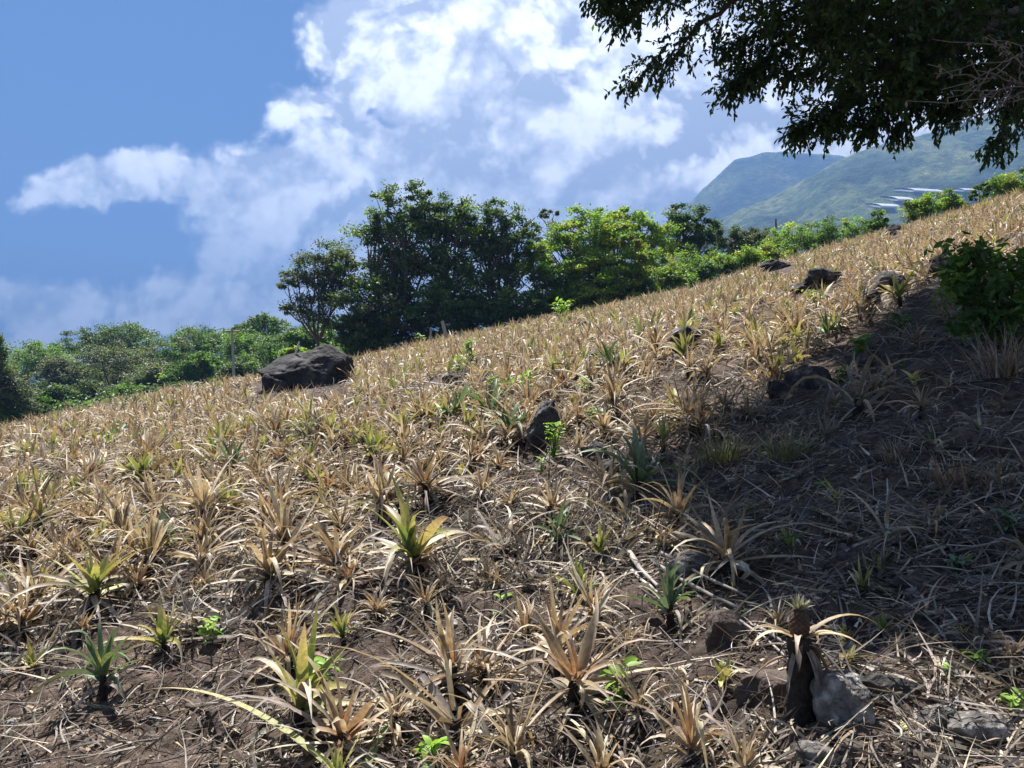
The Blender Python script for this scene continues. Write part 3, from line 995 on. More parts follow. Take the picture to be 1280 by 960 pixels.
mb = MB()
x, y = scatter(5200, 1.7, 10, 1.6)
z = H(x, y)
v0, f0 = ICO[2]
for i in range(len(x)):
    s = .004 + .024 * RNG.uniform() ** 3.2
    sub = ICO[2] if s > .012 else ICO[1]
    v0, f0 = sub
    dv = v0 * (1 + .28 * RNG.uniform(-1, 1, (len(v0), 1))) * s * RNG.uniform(.6, 1.3, 3)
    c = np.array([.075, .058, .047]) * RNG.uniform(.7, 1.9) if RNG.uniform() < .9 else np.array([.32, .30, .28]) * RNG.uniform(.7, 1.2)
    mb.add(dv + np.array([x[i], y[i], z[i] + s * .3]), f0, c)
tag(mb.build('gravel', M_PEB, smooth=False), 'brown soil crumbs and small grey pebbles strewn on the bare ground', 'pebbles', kind='stuff')

mb = MB()
x, y = scatter(1500, 1.7, 9, 1.5)
z = H(x, y)
for i in range(len(x)):
    L_ = RNG.uniform(.08, .4); a_ = RNG.uniform(0, 6.28)
    t = np.linspace(0, 1, 5)
    xx = x[i] + t * L_ * math.cos(a_) + np.cumsum(RNG.normal(0, .008, 5)); yy = y[i] + t * L_ * math.sin(a_) + np.cumsum(RNG.normal(0, .008, 5))
    zz = H(xx, yy) + .012 + t * RNG.uniform(0, .12)
    tube(mb, np.stack([xx, yy, zz], -1), np.linspace(1, .5, 5) * RNG.uniform(.0015, .005), 4, pick(GREY + [(.05, .04, .033)] * 3, 1)[0], cap=False)
tag(mb.build('twig_litter', M_STICK), 'thin broken dry twigs scattered over the soil', 'twigs', kind='stuff')

# ------------------------------------------------------------------ sticks and canes that can be counted
def stick(pts_px, rpx, col, label, name='stick', lift=.02, group='loose sticks and canes', cat='stick', air=None):
    pts = []
    for j, (px, py) in enumerate(pts_px):
        P = ground_at(px, py)
        pts.append(P + np.array([0, 0, lift if air is None else air[j]]))
    pts = np.array(pts)
    t = np.linspace(0, len(pts) - 1, 9)
    pts = np.stack([np.interp(t, np.arange(len(pts)), pts[:, q]) for q in range(3)], -1)
    pts[1:-1] += RNG.normal(0, .0015, (7, 3))
    k = pts[:, 1].mean() / FPX
    base = pts[0].copy()
    mb = MB()
    tube(mb, pts - base, np.linspace(rpx, rpx * .5, 9) * k * .7 * RNG.uniform(.85, 1.2, 9), 8, np.asarray(col)[None] * RNG.uniform(.6, 1.15, (9, 1)), wob=.1)
    o = mb.build(name, M_STICK)
    o.location = base
    return tag(o, label, cat, group)
PALE = (.44, .395, .34)
cane = dict(name='dry_cane', group='pale dry canes lying by the blue-green plant', cat='cane')
stick([(828, 708), (880, 738), (935, 766)], 3.6, PALE, 'straight pale cane, uppermost of the bundle beside the blue-green plant', lift=.07, **cane)
stick([(815, 712), (865, 745), (925, 775)], 4.6, (.38, .34, .29), 'thickest pale cane running through the middle of the bundle', lift=.05, **cane)
stick([(786, 700), (800, 722), (822, 745)], 5.2, (.46, .42, .37), 'short thick bleached cane at the upper end of the bundle', lift=.05, **cane)
stick([(790, 720), (805, 735), (822, 748)], 3.6, (.5, .46, .42), 'short split cane beside the thick bleached one', lift=.03, **cane)
stick([(905, 772), (955, 800), (1000, 830)], 4.0, (.42, .38, .33), 'brown-grey cane leading down from the bundle to the fruiting plant', lift=.04, **cane)
stick([(925, 785), (960, 810), (990, 838)], 2.6, (.5, .46, .4), 'thin pale cane below the brown-grey one', lift=.03, **cane)
stick([(870, 752), (892, 764), (912, 775)], 2.4, PALE, 'thin short cane squeezed under the thickest one', lift=.03, **cane)
stick([(95, 735), (75, 770), (50, 818)], 5.0, (.06, .042, .036), 'dark brown branch slanting up out of the ground litter', name='branch', cat='branch', air=[.20, .12, 0.0])
stick([(0, 755), (110, 752), (262, 770)], 2.0, (.05, .04, .035), 'long thin black twig lying level past the dark branch', name='branch', cat='branch', lift=.05)
stick([(818, 592), (824, 575), (830, 558)], 2.6, PALE, 'pale bare stick standing in the patch uphill of the standing stone', air=[.0, .02, .09])
stick([(800, 560), (815, 580), (828, 603)], 2.0, (.5, .46, .42), 'thin grey stick crossing beside the pale standing one', lift=.06)
stick([(845, 630), (880, 636), (912, 642)], 2.6, (.40, .37, .33), 'whitish stick lying level at the edge of the tree shade', lift=.06)
stick([(1110, 650), (1110, 640), (1109, 625)], 2.6, (.5, .45, .38), 'single pale stick upright in the shaded litter', air=[0, .07, .12])
stick([(530, 492), (570, 500), (620, 512)], 2.2, (.5, .45, .4), 'long grey stick on top of the dry stick pile', lift=.22)
stick([(540, 505), (585, 508), (628, 520)], 2.2, (.42, .38, .33), 'lower grey stick of the dry stick pile', lift=.14)
stick([(555, 520), (590, 505), (612, 492)], 1.8, (.46, .42, .37), 'crosswise grey stick of the dry stick pile', lift=.17)
stick([(770, 470), (800, 462), (832, 452)], 1.8, (.5, .46, .42), 'thin fallen cane in the middle of the dry slope', lift=.12)
stick([(632, 795), (632, 775), (631, 760)], 4.0, (.02, .018, .016), 'charred black stalk upright beside the largest rusty plant', air=[0, .06, .12], cat='stalk', name='stalk')
stick([(550, 718), (552, 705), (551, 690)], 2.4, (.03, .026, .022), 'thin charred stalk behind the bleached tan-hearted plant', air=[0, .05, .08], cat='stalk', name='stalk')
stick([(1118, 378), (1118, 376), (1118, 374)], 1.9, (.7, .65, .58), 'thin pale stake upright against the black rocks', name='stake', cat='stake', air=[-.1, .2, .42])
stick([(340, 610), (365, 640), (395, 660)], 2.0, (.3, .26, .2), 'thin brown cane fallen in the dense dry rows', lift=.1)
stick([(900, 735), (880, 700), (868, 690)], 2.0, (.18, .14, .1), 'dark bent stalk above the canes', lift=.1, cat='stalk', name='stalk')

# loose long leaves that lie on bare ground in front
def fallen_leaf(px, py, px2, py2, wpx, cols, label, arch=.06):
    A, B = ground_at(px, py), ground_at(px2, min(py2, 1010))
    d = B - A
    L_ = np.linalg.norm(d[:2])
    n = 1
    az = np.array([math.atan2(d[1], d[0])])
    el = np.array([math.atan2(d[2], L_) + 2.4 * arch])
    mb = MB()
    strips(mb, np.zeros((1, 3)), az, el, np.array([4.8 * arch]), np.array([L_ * 1.03]), np.array([wpx * A[1] / FPX]), 12, fold=.4, power=1.0,
           cols=[np.array([c]) for c in cols], side=np.array([.1]))
    o = mb.build('fallen_leaf', M_PINE)
    o.location = A + np.array([0, 0, .015])
    tag(o, label, 'leaf', 'long loose leaves on the ground')
fallen_leaf(440, 990, 205, 862, 13, [(.24, .28, .1), (.46, .42, .2), (.58, .5, .28)], 'long yellow-green leaf stretched over bare soil at the bottom edge', .10)
fallen_leaf(450, 985, 510, 890, 12, [(.2, .27, .1), (.22, .28, .12), (.3, .33, .16)], 'curved green leaf sticking up from the bottom edge', .16)
fallen_leaf(1010, 925, 1110, 928, 9, [(.5, .42, .22), (.46, .36, .18), (.5, .4, .2)], 'long straw leaf lying level before the grey speckled rock', .05)
fallen_leaf(1120, 905, 1150, 945, 9, [(.55, .5, .22), (.5, .45, .2), (.3, .22, .1)], 'yellow leaf on the litter below the charred rock', .05)
fallen_leaf(1112, 852, 1165, 880, 10, [(.52, .46, .25), (.3, .2, .1), (.25, .16, .09)], 'broad tan leaf lying above the charred rock', .05)
fallen_leaf(1170, 825, 1178, 880, 6, [(.5, .42, .28), (.46, .38, .24), (.4, .32, .2)], 'narrow upright tan leaf above the flat-topped stone', .08)

# ------------------------------------------------------------------ weeds, tufts and shrubs
WGREEN = [(.16, .30, .05), (.20, .36, .07), (.13, .26, .05)]
def weed_mb(nst, h, leafL, cols, spread=.5, per=6, aspect=.42):
    mb = MB()
    for s_ in range(nst):
        a_ = RNG.uniform(0, 6.28); tl = RNG.uniform(.05, spread)
        t = np.linspace(0, 1, 5)
        hh_ = h * RNG.uniform(.65, 1)
        pts = np.stack([np.cos(a_) * tl * hh_ * t ** 1.3, np.sin(a_) * tl * hh_ * t ** 1.3, hh_ * t - .02], -1)
        tube(mb, pts, np.linspace(.006, .003, 5) * max(.6, h * 2), 4, (.10, .15, .05), cap=False)
        n = per
        tt = RNG.uniform(.2, 1, n); tt[:2] = 1
        base = np.stack([np.interp(tt, t, pts[:, q]) for q in range(3)], -1)
        az = RNG.uniform(0, 6.28, n)
        L_ = leafL * RNG.uniform(.6, 1.15, n)
        strips(mb, base, az, RNG.uniform(.1, .9, n), RNG.uniform(.3, 1.4, n), L_, L_ * aspect, 4, side=RNG.uniform(-.3, .3, n), roll=RNG.normal(0, .3, n), cols=[pick(cols, n), pick(cols, n)], prof='oval', fold=.25)
    return mb
def weed(px, py, hpx, label, nst=3, leaf=.35, cols=WGREEN, spread=.5, per=6, name='weed', cat='weed', group='green weeds in the dry field', aspect=.42):
    P = ground_at(px, py)
    h = hpx * P[1] / FPX
    o = weed_mb(nst, h, h * leaf, cols, spread, per, aspect).build(name, M_WEED)
    o.location = P
    return tag(o, label, cat, group)
LIME = [(.26, .42, .06), (.33, .48, .09), (.20, .36, .05)]
PALEG = [(.24, .34, .13), (.30, .40, .18), (.20, .30, .12)]
weed(392, 862, 48, 'bright green broad-leaved weed behind the biggest yellow-green plant', 4, .5, LIME)
weed(262, 808, 34, 'light green weed beside the yellow-green pineapple plant', 4, .6, LIME)
weed(778, 880, 50, 'light green weed with upright leaves next to the rusty plant', 4, .5, LIME)
weed(628, 768, 28, 'single curled lime leaf seedling beside the charred stalk', 2, .7, LIME, per=3)
weed(590, 462, 40, 'leafy green sapling standing in the dry middle field', 4, .3, WGREEN, .3, 9)
weed(572, 470, 26, 'low dull green weed at the foot of the sapling', 4, .35, PALEG, .6, 7)
weed(655, 505, 42, 'bright lime weed above the standing stone', 6, .3, LIME, .5, 9)
weed(632, 512, 48, 'taller feathery green weed beside the bright lime one', 7, .2, WGREEN, .4, 12)
weed(612, 500, 30, 'dull green weed at the end of the dry stick pile', 5, .3, PALEG, .5, 9)
weed(732, 500, 28, 'pale green weed uphill of the bright lime one', 5, .35, PALEG, .7, 8)
weed(742, 535, 24, 'whitish green spreading weed uphill of the standing stone', 5, .5, PALEG, .9, 6)
weed(615, 545, 26, 'small lime weed downhill of the standing stone', 4, .4, LIME)
weed(692, 578, 56, 'leafy green vine climbing the uphill side of the standing stone', 7, .2, LIME, .25, 12)
weed(676, 592, 20, 'little pale seedling at the foot of the standing stone', 3, .5, PALEG)
weed(770, 692, 20, 'lime seedling beside the yellowing plant', 3, .5, LIME)
weed(835, 695, 16, 'small green seedling at the upper end of the canes', 3, .6, WGREEN)
weed(925, 775, 18, 'green seedling among the lower canes', 3, .5, LIME)
weed(1222, 832, 26, 'glossy green seedling with curling leaves near the orange-tipped plant', 4, .7, WGREEN)
weed(1278, 895, 36, 'bright green weed at the sunny frame edge', 4, .6, LIME)
weed(1190, 850, 22, 'pale lime seedling in the sunny litter', 3, .6, LIME)
weed(1015, 385, 24, 'yellow-green low shrub below the wide black rock', 9, .3, [(.3, .34, .07), (.24, .3, .07)], .8, 9)
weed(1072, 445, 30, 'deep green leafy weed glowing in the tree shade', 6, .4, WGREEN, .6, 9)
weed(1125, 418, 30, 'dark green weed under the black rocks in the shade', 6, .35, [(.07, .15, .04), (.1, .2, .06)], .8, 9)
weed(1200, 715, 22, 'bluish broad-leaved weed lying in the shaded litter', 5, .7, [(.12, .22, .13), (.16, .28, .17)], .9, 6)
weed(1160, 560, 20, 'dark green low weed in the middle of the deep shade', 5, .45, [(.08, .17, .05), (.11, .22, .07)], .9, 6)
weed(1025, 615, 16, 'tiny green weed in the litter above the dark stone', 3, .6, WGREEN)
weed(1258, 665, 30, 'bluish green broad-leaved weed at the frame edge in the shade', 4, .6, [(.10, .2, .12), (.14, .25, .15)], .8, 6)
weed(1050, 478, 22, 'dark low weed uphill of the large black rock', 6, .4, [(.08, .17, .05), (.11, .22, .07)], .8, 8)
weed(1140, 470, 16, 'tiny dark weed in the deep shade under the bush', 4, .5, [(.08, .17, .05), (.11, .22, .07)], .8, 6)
weed(940, 640, 14, 'small green seedling in the shade above the whitish stick', 3, .6, WGREEN)
weed(545, 965, 50, 'light green blades poking up at the bottom edge', 3, .6, LIME)
weed(865, 365, 26, 'round green weed bush at the top edge of the field', 12, .2, WGREEN, .6, 12, 'weed')
weed(700, 392, 26, 'bright green low weed at the foot of the light-green tree', 14, .25, LIME, .7, 12, 'weed')
weed(525, 405, 18, 'small green weed by the foot of the leaning post', 6, .3, WGREEN, .6, 8)

def grass_tuft(px, py, hpx, wpx, n, cols, label, name='grass_tuft'):
    P = ground_at(px, py)
    k = P[1] / FPX
    mb = MB()
    rr = np.abs(RNG.normal(0, .3, n)) * wpx * k
    aa = RNG.uniform(0, 6.28, n)
    base = np.stack([rr * np.cos(aa), rr * np.sin(aa), np.full(n, -.02)], -1)
    strips(mb, base, aa + RNG.normal(0, .6, n), RNG.uniform(.9, 1.5, n), RNG.uniform(.2, 1.6, n), RNG.uniform(.6, 1.25, n) * hpx * k, RNG.uniform(.008, .016, n), 5, side=RNG.normal(0, .3, n), cols=[pick(cols, n), pick(cols, n), pick(STRAW + cols, n)], prof='blade', wide=2)
    o = mb.build(name, M_PINE)
    o.location = P
    return tag(o, label, 'grass', 'grass tufts on the slope')
OLIVE = [(.20, .20, .08), (.26, .24, .11), (.15, .17, .06)]
grass_tuft(905, 580, 52, 60, 170, OLIVE, 'thick olive grass tuft at the sunny edge of the tree shade')
grass_tuft(985, 572, 46, 60, 130, OLIVE, 'olive grass tuft just uphill of the thickest one, in shade')
grass_tuft(860, 600, 36, 46, 80, OLIVE + STRAW, 'thin yellowing grass tuft downhill of the thickest one')
grass_tuft(1190, 612, 52, 60, 150, GREY + RUST, 'reddish brown dead grass tuft upright in the deep shade')
grass_tuft(1255, 470, 80, 60, 150, GREY + RUST, 'brown dead grass hanging below the big leafy bush')
grass_tuft(1030, 545, 40, 40, 70, GREY + OLIVE, 'grey dry grass tuft left of the half-buried stone in the shade'.replace('left of', 'above'))
grass_tuft(1120, 575, 34, 44, 70, GREY + STRAW, 'thin dry grass tuft in the middle of the deep shade')
grass_tuft(1250, 610, 40, 44, 80, GREY + RUST, 'brown dead grass tuft by the frame edge in the shade')
grass_tuft(1100, 700, 30, 40, 60, OLIVE + GREY, 'low dull grass tuft below the single upright pale stick')
grass_tuft(1180, 395, 34, 30, 70, OLIVE, 'olive grass tuft between the pale stake and the big leafy bush')
grass_tuft(925, 650, 30, 36, 60, GREY + OLIVE, 'grey-green grass tuft below the whitish stick at the shade edge')
grass_tuft(795, 660, 34, 40, 60, GREY + STRAW, 'dry wiry grass tuft above the upper end of the canes')
grass_tuft(735, 640, 40, 50, 60, OLIVE + STRAW, 'olive and straw grass tuft below the bare patch')

# ------------------------------------------------------------------ trees
def leaf_cards(mb, C, sizes, cols, flat=.55, aspect=.5):
    n = len(C)
    nrm = RNG.normal(size=(n, 3)) * np.array([flat, flat, flat]); nrm[:, 2] += .75
    nrm /= np.linalg.norm(nrm, axis=1)[:, None]
    a = RNG.normal(size=(n, 3)); a -= (a * nrm).sum(1)[:, None] * nrm
    a /= np.linalg.norm(a, axis=1)[:, None]
    b = np.cross(nrm, a)
    s = sizes[:, None] / 2
    v = np.stack([C + a * s, C + b * s * aspect - nrm * s * .12, C - a * s, C - b * s * aspect - nrm * s * .12], 1)
    f = np.arange(4 * n).reshape(n, 4)
    mb.add(v, f, np.repeat(cols, 4, axis=0))

def crown_points(lobes, per_lobe, clump_r=.3, clumps=26, flat=.6):
    """lobes: (centre, radii, weight); leaves gather in clumps near each lobe's outside"""
    out, cid, centres = [], [], []
    for (c, rad, w) in lobes:
        c, rad = np.asarray(c, float), np.asarray(rad, float)
        k = max(4, int(clumps * w))
        d = RNG.normal(size=(k, 3)); d /= np.linalg.norm(d, axis=1)[:, None]
        rr = RNG.uniform(.25, 1.08, k) ** .5
        cc = c + d * rr[:, None] * rad
        m = max(8, int(per_lobe * w / k))
        s = clump_r * rad.mean() * RNG.uniform(.6, 1.3, k)
        off = RNG.normal(size=(k, m, 3)) * .55
        off[..., 2] *= flat
        pts = cc[:, None, :] + off * s[:, None, None]
        out.append(pts.reshape(-1, 3))
        cid.append(np.repeat(np.arange(k) + len(centres), m))
        centres.extend(list(cc))
    return np.concatenate(out), np.concatenate(cid), np.array(centres)

def limb(mb, A, B, r0, r1, col, bow=.12, n=7, sides=6):
    A, B = np.asarray(A, float), np.asarray(B, float)
    t = np.linspace(0, 1, n)[:, None]
    L_ = np.linalg.norm(B - A)
    mid = RNG.normal(0, bow * L_, 3); mid[2] = -abs(mid[2]) * .6
    pts = A + (B - A) * t + mid * (4 * t * (1 - t)) * .5
    pts[1:-1] += RNG.normal(0, .02 * L_, (n - 2, 3))
    tube(mb, pts, np.linspace(r0, r1, n), sides, col, cap=False)
    return pts

def tree_meshes(base, lobes, leaf, per_lobe, cols, trunk_r=.16, clump_r=.3, clumps=26, flat=.6, bark=(.5, .5, .5), cvar=.3, forks=1, twigs=.5):
    """geometry relative to base"""
    base = np.asarray(base, float)
    L2 = [(np.asarray(c) - base, r_, w) for c, r_, w in lobes]
    pts, cid, cen = crown_points(L2, per_lobe, clump_r, clumps, flat)
    cm = MB()
    ncl = len(cen)
    cc = pick(cols, ncl, cvar)
    colr = cc[cid] * (1 + .25 * RNG.uniform(-1, 1, (len(pts), 1)))
    leaf_cards(cm, pts, leaf * RNG.uniform(.6, 1.3, len(pts)), np.clip(colr, .005, .9))
    tm = MB()
    centre = np.mean([c for c, _, _ in L2], axis=0)
    lowest = min(c[2] - r_[2] for c, r_, _ in L2)
    fork = np.array([centre[0] * .35, centre[1] * .35, max(.35 * centre[2], min(lowest + .3, .5 * centre[2]))])
    t = np.linspace(0, 1, 8)[:, None]
    p = fork * t + RNG.normal(0, .03 * fork[2], (8, 3)) * np.sin(t * math.pi)
    p[0, 2] -= .4
    rt = np.linspace(trunk_r * 1.3, trunk_r * .85, 8); rt[0] *= 1.35
    tube(tm, p, rt, 9, bark, wob=.08, cap=False)
    i = 0
    for (c, r_, w) in L2:
        e = c + np.array([0, 0, -.1 * r_[2]])
        q = limb(tm, fork, e, trunk_r * .62, trunk_r * .25, bark)
        near = np.where(np.linalg.norm((cen - c) / r_, axis=1) < 1.2)[0]
        for j in near[: int(len(near) * twigs)]:
            limb(tm, q[RNG.integers(3, 7)], cen[j], trunk_r * .22, trunk_r * .06, bark, n=5, sides=4)
    return tm, cm

def add_tree(base, lobes, label, name='tree', cat='tree', group='trees round the field', rz=0, **kw):
    root = empty(name, tuple(base), rz)
    tag(root, label, cat, group)
    tm, cm = tree_meshes(base, lobes, **kw)
    tm.build('trunk', M_BARK, root)
    cm.build('crown', M_TREE, root, smooth=False)
    return root

def lobes_px(items, Y, dep=.8):
    """(px, py, rx, ry, weight[, depth offset]) in photograph pixels at distance Y"""
    out = []
    for it in items:
        px, py, rx, ry, w = it[:5]
        y = Y + (it[5] if len(it) > 5 else 0)
        k = y / FPX
        out.append((at(px, py, y), (rx * k, .5 * (rx + ry) * k * dep, ry * k), w))
    return out
def base_px(px, Y):
    x = ray(px, 450)[0] * Y
    return np.array([x, Y, float(H(x, Y))])

DK = [(0.072, 0.122, 0.041), (0.091, 0.154, 0.053), (0.061, 0.106, 0.041), (0.122, 0.184, 0.061)]
MID = [(0.1, 0.184, 0.049), (0.125, 0.217, 0.053), (0.083, 0.151, 0.047)]
LGT = [(0.193, 0.319, 0.067), (0.251, 0.367, 0.077), (0.164, 0.27, 0.058), (0.31, 0.367, 0.077)]
GRYG = [(0.105, 0.126, 0.077), (0.126, 0.147, 0.091), (0.084, 0.105, 0.07), (0.14, 0.154, 0.112)]
YGR = [(0.23, 0.27, 0.047), (0.27, 0.284, 0.054), (0.176, 0.243, 0.047)]

# the dark clump in the middle: four trunks
add_tree(base_px(478, 40), lobes_px([(485, 262, 36, 28, .6), (505, 305, 55, 42, 1.2), (462, 330, 42, 50, 1), (470, 385, 50, 42, 1.2, -1.5), (520, 360, 50, 45, 1), (440, 400, 26, 30, .7, -1), (460, 415, 40, 26, .8, -1.5), (505, 405, 40, 26, .8, -1.8), (535, 275, 26, 24, .5)], 40),
         'tall dark tree with a ragged top at the downhill end of the dark clump', leaf=0.178, per_lobe=4420, cols=DK + GRYG[:1], trunk_r=.22, clump_r=.27, clumps=34, twigs=.6)
add_tree(base_px(398, 41), lobes_px([(372, 345, 24, 13, .5), (395, 330, 28, 16, .6), (420, 316, 30, 18, .6), (360, 358, 12, 8, .25), (385, 385, 30, 16, .6), (410, 392, 24, 18, .5), (360, 388, 10, 8, .2), (432, 340, 20, 22, .6), (405, 352, 26, 16, .6), (425, 365, 24, 20, .7)], 41),
         'thin grey-green tree reaching sideways over the boulder from the dark clump', leaf=0.148, per_lobe=3060, cols=GRYG + DK[:2], trunk_r=.10, clump_r=.42, clumps=30, twigs=.6)
add_tree(base_px(552, 40.5), lobes_px([(530, 252, 30, 24, .55), (560, 268, 40, 28, .8), (548, 310, 60, 40, 1.2), (572, 350, 55, 45, 1.1), (540, 385, 50, 32, .9, -1.2), (560, 395, 40, 26, .7, -2), (585, 290, 26, 26, .6)], 40.5),
         'tallest dark tree in the middle of the clump, its top feathering into the sky', leaf=0.178, per_lobe=3910, cols=DK + MID[:1], trunk_r=.2, clump_r=.27, clumps=32, twigs=.7)
add_tree(base_px(615, 41), lobes_px([(628, 270, 34, 20, .7), (612, 295, 40, 26, .9), (648, 300, 32, 28, .8), (610, 340, 48, 38, 1.1), (650, 345, 36, 38, .9), (625, 385, 50, 30, 1, -1.5), (595, 390, 34, 22, .7, -1.5), (620, 400, 46, 20, .8, -2), (665, 385, 30, 22, .7, -2)], 41),
         'dark open-branched tree at the uphill end of the dark clump', leaf=0.170, per_lobe=3400, cols=DK + MID[:1], trunk_r=.2, clump_r=.28, clumps=30, twigs=.8)
add_tree(base_px(684, 50), lobes_px([(676, 270, 10, 12, .3), (692, 268, 10, 8, .25), (684, 285, 18, 12, .4)], 50), 'wispy little tree peeping over the gap between dark and light trees',
         leaf=0.148, per_lobe=1530, cols=GRYG, trunk_r=.08, clump_r=.35, clumps=12, twigs=.9)
# light green rounded trees
add_tree(base_px(735, 42), lobes_px([(740, 292, 52, 32, 1.2), (705, 320, 40, 32, 1), (770, 318, 36, 36, 1), (745, 345, 48, 34, 1.1, -1.2), (778, 352, 28, 28, .7), (715, 355, 34, 24, .8, -1.2), (745, 372, 50, 18, .9, -1.8), (705, 380, 30, 16, .7, -1.8)], 42),
         'broad rounded light green tree with layered branches', leaf=0.178, per_lobe=7140, cols=LGT, trunk_r=.2, clump_r=.27, clumps=46, flat=.42, cvar=.2)
add_tree(base_px(790, 40.5), lobes_px([(792, 320, 16, 22, .6), (796, 345, 14, 20, .5), (785, 300, 14, 14, .4)], 40.5), 'slim yellow-green tree on the uphill flank of the rounded light green tree',
         leaf=0.148, per_lobe=2550, cols=YGR + LGT[:1], trunk_r=.08, clump_r=.35, clumps=16)
add_tree(base_px(680, 40), lobes_px([(680, 335, 24, 24, .7), (690, 365, 30, 24, .8), (668, 310, 16, 18, .5)], 40), 'bright mid-green small tree filling the gap beside the dark clump',
         leaf=0.163, per_lobe=5100, cols=MID + LGT[:2], trunk_r=.1, clump_r=.32, clumps=22)
add_tree(base_px(808, 48), lobes_px([(800, 285, 32, 24, 1), (822, 300, 26, 28, .8), (780, 275, 26, 16, .7)], 48), 'bright green tree between the rounded light tree and the dark round one',
         leaf=0.192, per_lobe=3400, cols=LGT + MID[:1], trunk_r=.16, clump_r=.3, clumps=26)
add_tree(base_px(858, 50), lobes_px([(855, 275, 30, 20, 1), (880, 288, 22, 20, .8), (845, 300, 24, 26, .8), (875, 310, 26, 20, .7)], 50), 'dark round-topped tree standing alone behind the low bushes',
         leaf=0.192, per_lobe=3400, cols=DK, trunk_r=.18, clump_r=.3, clumps=28)
add_tree(base_px(928, 54), lobes_px([(912, 298, 26, 14, .8), (942, 296, 24, 14, .8), (925, 310, 34, 14, 1)], 54), 'flat grey-green tree beyond the low bushes',
         leaf=0.192, per_lobe=2720, cols=GRYG + DK[:1], trunk_r=.14, clump_r=.3, clumps=26)

# distant wood on the downhill side: (px, top py, half width px, Y, colours, flatness, label)
WOOD = [
    (-70, 425, 55, 60, DK, 'dark tree outside the downhill frame edge'),
    (50, 430, 46, 84, LGT[:1] + MID, 'bright green broad tree next to the feathery grey one'),
    (118, 415, 36, 92, DK, 'dark flat-topped tree, downhill half of the highest pair on the wood line'),
    (158, 408, 48, 92, DK, 'darkest flat-topped tree at the highest point of the far wood'),
    (150, 432, 62, 74, GRYG + MID[:1], 'big dome-shaped grey-green tree before the dark flat-topped one'),
    (88, 452, 36, 78, GRYG, 'pale brownish tree with bare stems below the bright green one'),
    (215, 424, 40, 84, MID + GRYG[:1], 'mid-green tree just uphill of the dome-shaped one'),
    (248, 412, 44, 90, MID, 'leafy green tree on the wood line behind the wire'),
    (205, 458, 40, 70, GRYG + DK[:1], 'low grey-green tree in front of the mid-green one'),
    (255, 448, 36, 68, MID + LGT[:1], 'fresh green low tree directly before the utility pole'),
    (300, 418, 44, 80, MID + LGT[:1], 'yellowish green tree directly behind the utility pole'),
    (330, 398, 30, 86, MID + GRYG[:1], 'pointed tree rising behind the boulder'),
    (345, 424, 44, 66, MID, 'wide green tree immediately behind the boulder'),
    (398, 410, 40, 60, MID + DK[:1], 'green tree between the boulder and the dark clump'),
    (300, 456, 34, 60, DK, 'dark low tree between the utility pole and the boulder'),
    (120, 478, 40, 62, DK + GRYG[:1], 'low dark tree at the foot of the dome-shaped one'),
    (60, 482, 40, 60, DK, 'low dark tree beside the feathery grey one'),
    (170, 485, 40, 58, MID + DK[:1], 'small green tree nearest the field edge in the middle of the wood'),
    (235, 482, 36, 56, DK, 'small dark tree near the field edge below the wire'),
    (372, 440, 26, 50, LGT + YGR[:1], 'light yellow-green small tree peeking over the boulder'),
    (30, 500, 40, 52, DK + MID[:1], 'low bush-like tree at the downhill end of the field edge'),
    (100, 505, 46, 48, MID + DK[:1], 'low green tree at the field edge below the brownish one'),
    (-90, 470, 60, 50, MID, 'green tree outside the downhill frame edge, nearer than the dark one'),
    (450, 420, 40, 52, MID, 'green tree hidden behind the dark clump'),
    (185, 440, 50, 100, MID, 'hazy green tree far behind the dark flat-topped one'),
    (275, 432, 50, 104, MID + GRYG[:1], 'hazy green tree far behind the utility pole'),
    (20, 446, 50, 100, MID, 'hazy green tree far behind the feathery grey one'),
    (365, 420, 46, 98, MID, 'hazy green tree far behind the boulder'),
    (310, 478, 40, 50, MID + DK[:1], 'low green shrub-like tree at the pole foot'),
    (140, 500, 44, 44, MID + DK[:1], 'low green tree close behind the grey-green spiky plant'),
]
for (px, top, hw, Y, cols, lab) in WOOD:
    B = base_px(px, Y)
    k = Y / FPX
    zt = at(px, top - 5, Y)[2]
    Hh = zt - B[2]
    w = hw * k * 1.3
    lobes = []
    dome = 'dome' in lab or 'flat' in lab
    for q in range(6):
        fx = RNG.uniform(-.75, .75)
        ztop = zt - (abs(fx) ** 1.8) * w * (.5 if dome else .7)
        rz_ = w * RNG.uniform(.26, .38)
        lobes.append(((B[0] + fx * w, B[1] + RNG.uniform(-.5, .5) * w, ztop - rz_), (w * RNG.uniform(.38, .5), w * .45, rz_), 1.0))
    for q in range(3):
        lobes.append(((B[0] + RNG.uniform(-.6, .6) * w, B[1] - RNG.uniform(0, .5) * w, zt - w * RNG.uniform(.8, 1.3)), (w * .45, w * .45, w * .35), .8))
    lobes[0] = ((B[0] + RNG.uniform(-.1, .1) * w, B[1], zt - w * .3), (w * .45, w * .45, w * .3), 1.0)
    add_tree(B, lobes, lab, group='trees of the far wood', leaf=0.252, per_lobe=1700, cols=cols, trunk_r=.2, clump_r=.32, clumps=20, flat=.45 if dome else .6, twigs=.35)

# feathery casuarina-like tree at the downhill frame edge
B = base_px(2, 44)
lob = lobes_px([(0, 440, 8, 22, .6), (0, 470, 20, 26, 1), (2, 500, 34, 28, 1.2), (-20, 480, 26, 40, 1), (20, 512, 26, 16, .8)], 44)
add_tree(B, lob, 'feathery grey-green pointed tree at the downhill frame edge', leaf=0.148, per_lobe=3740, cols=GRYG + DK, trunk_r=.14, clump_r=.34, clumps=26, flat=1.4)

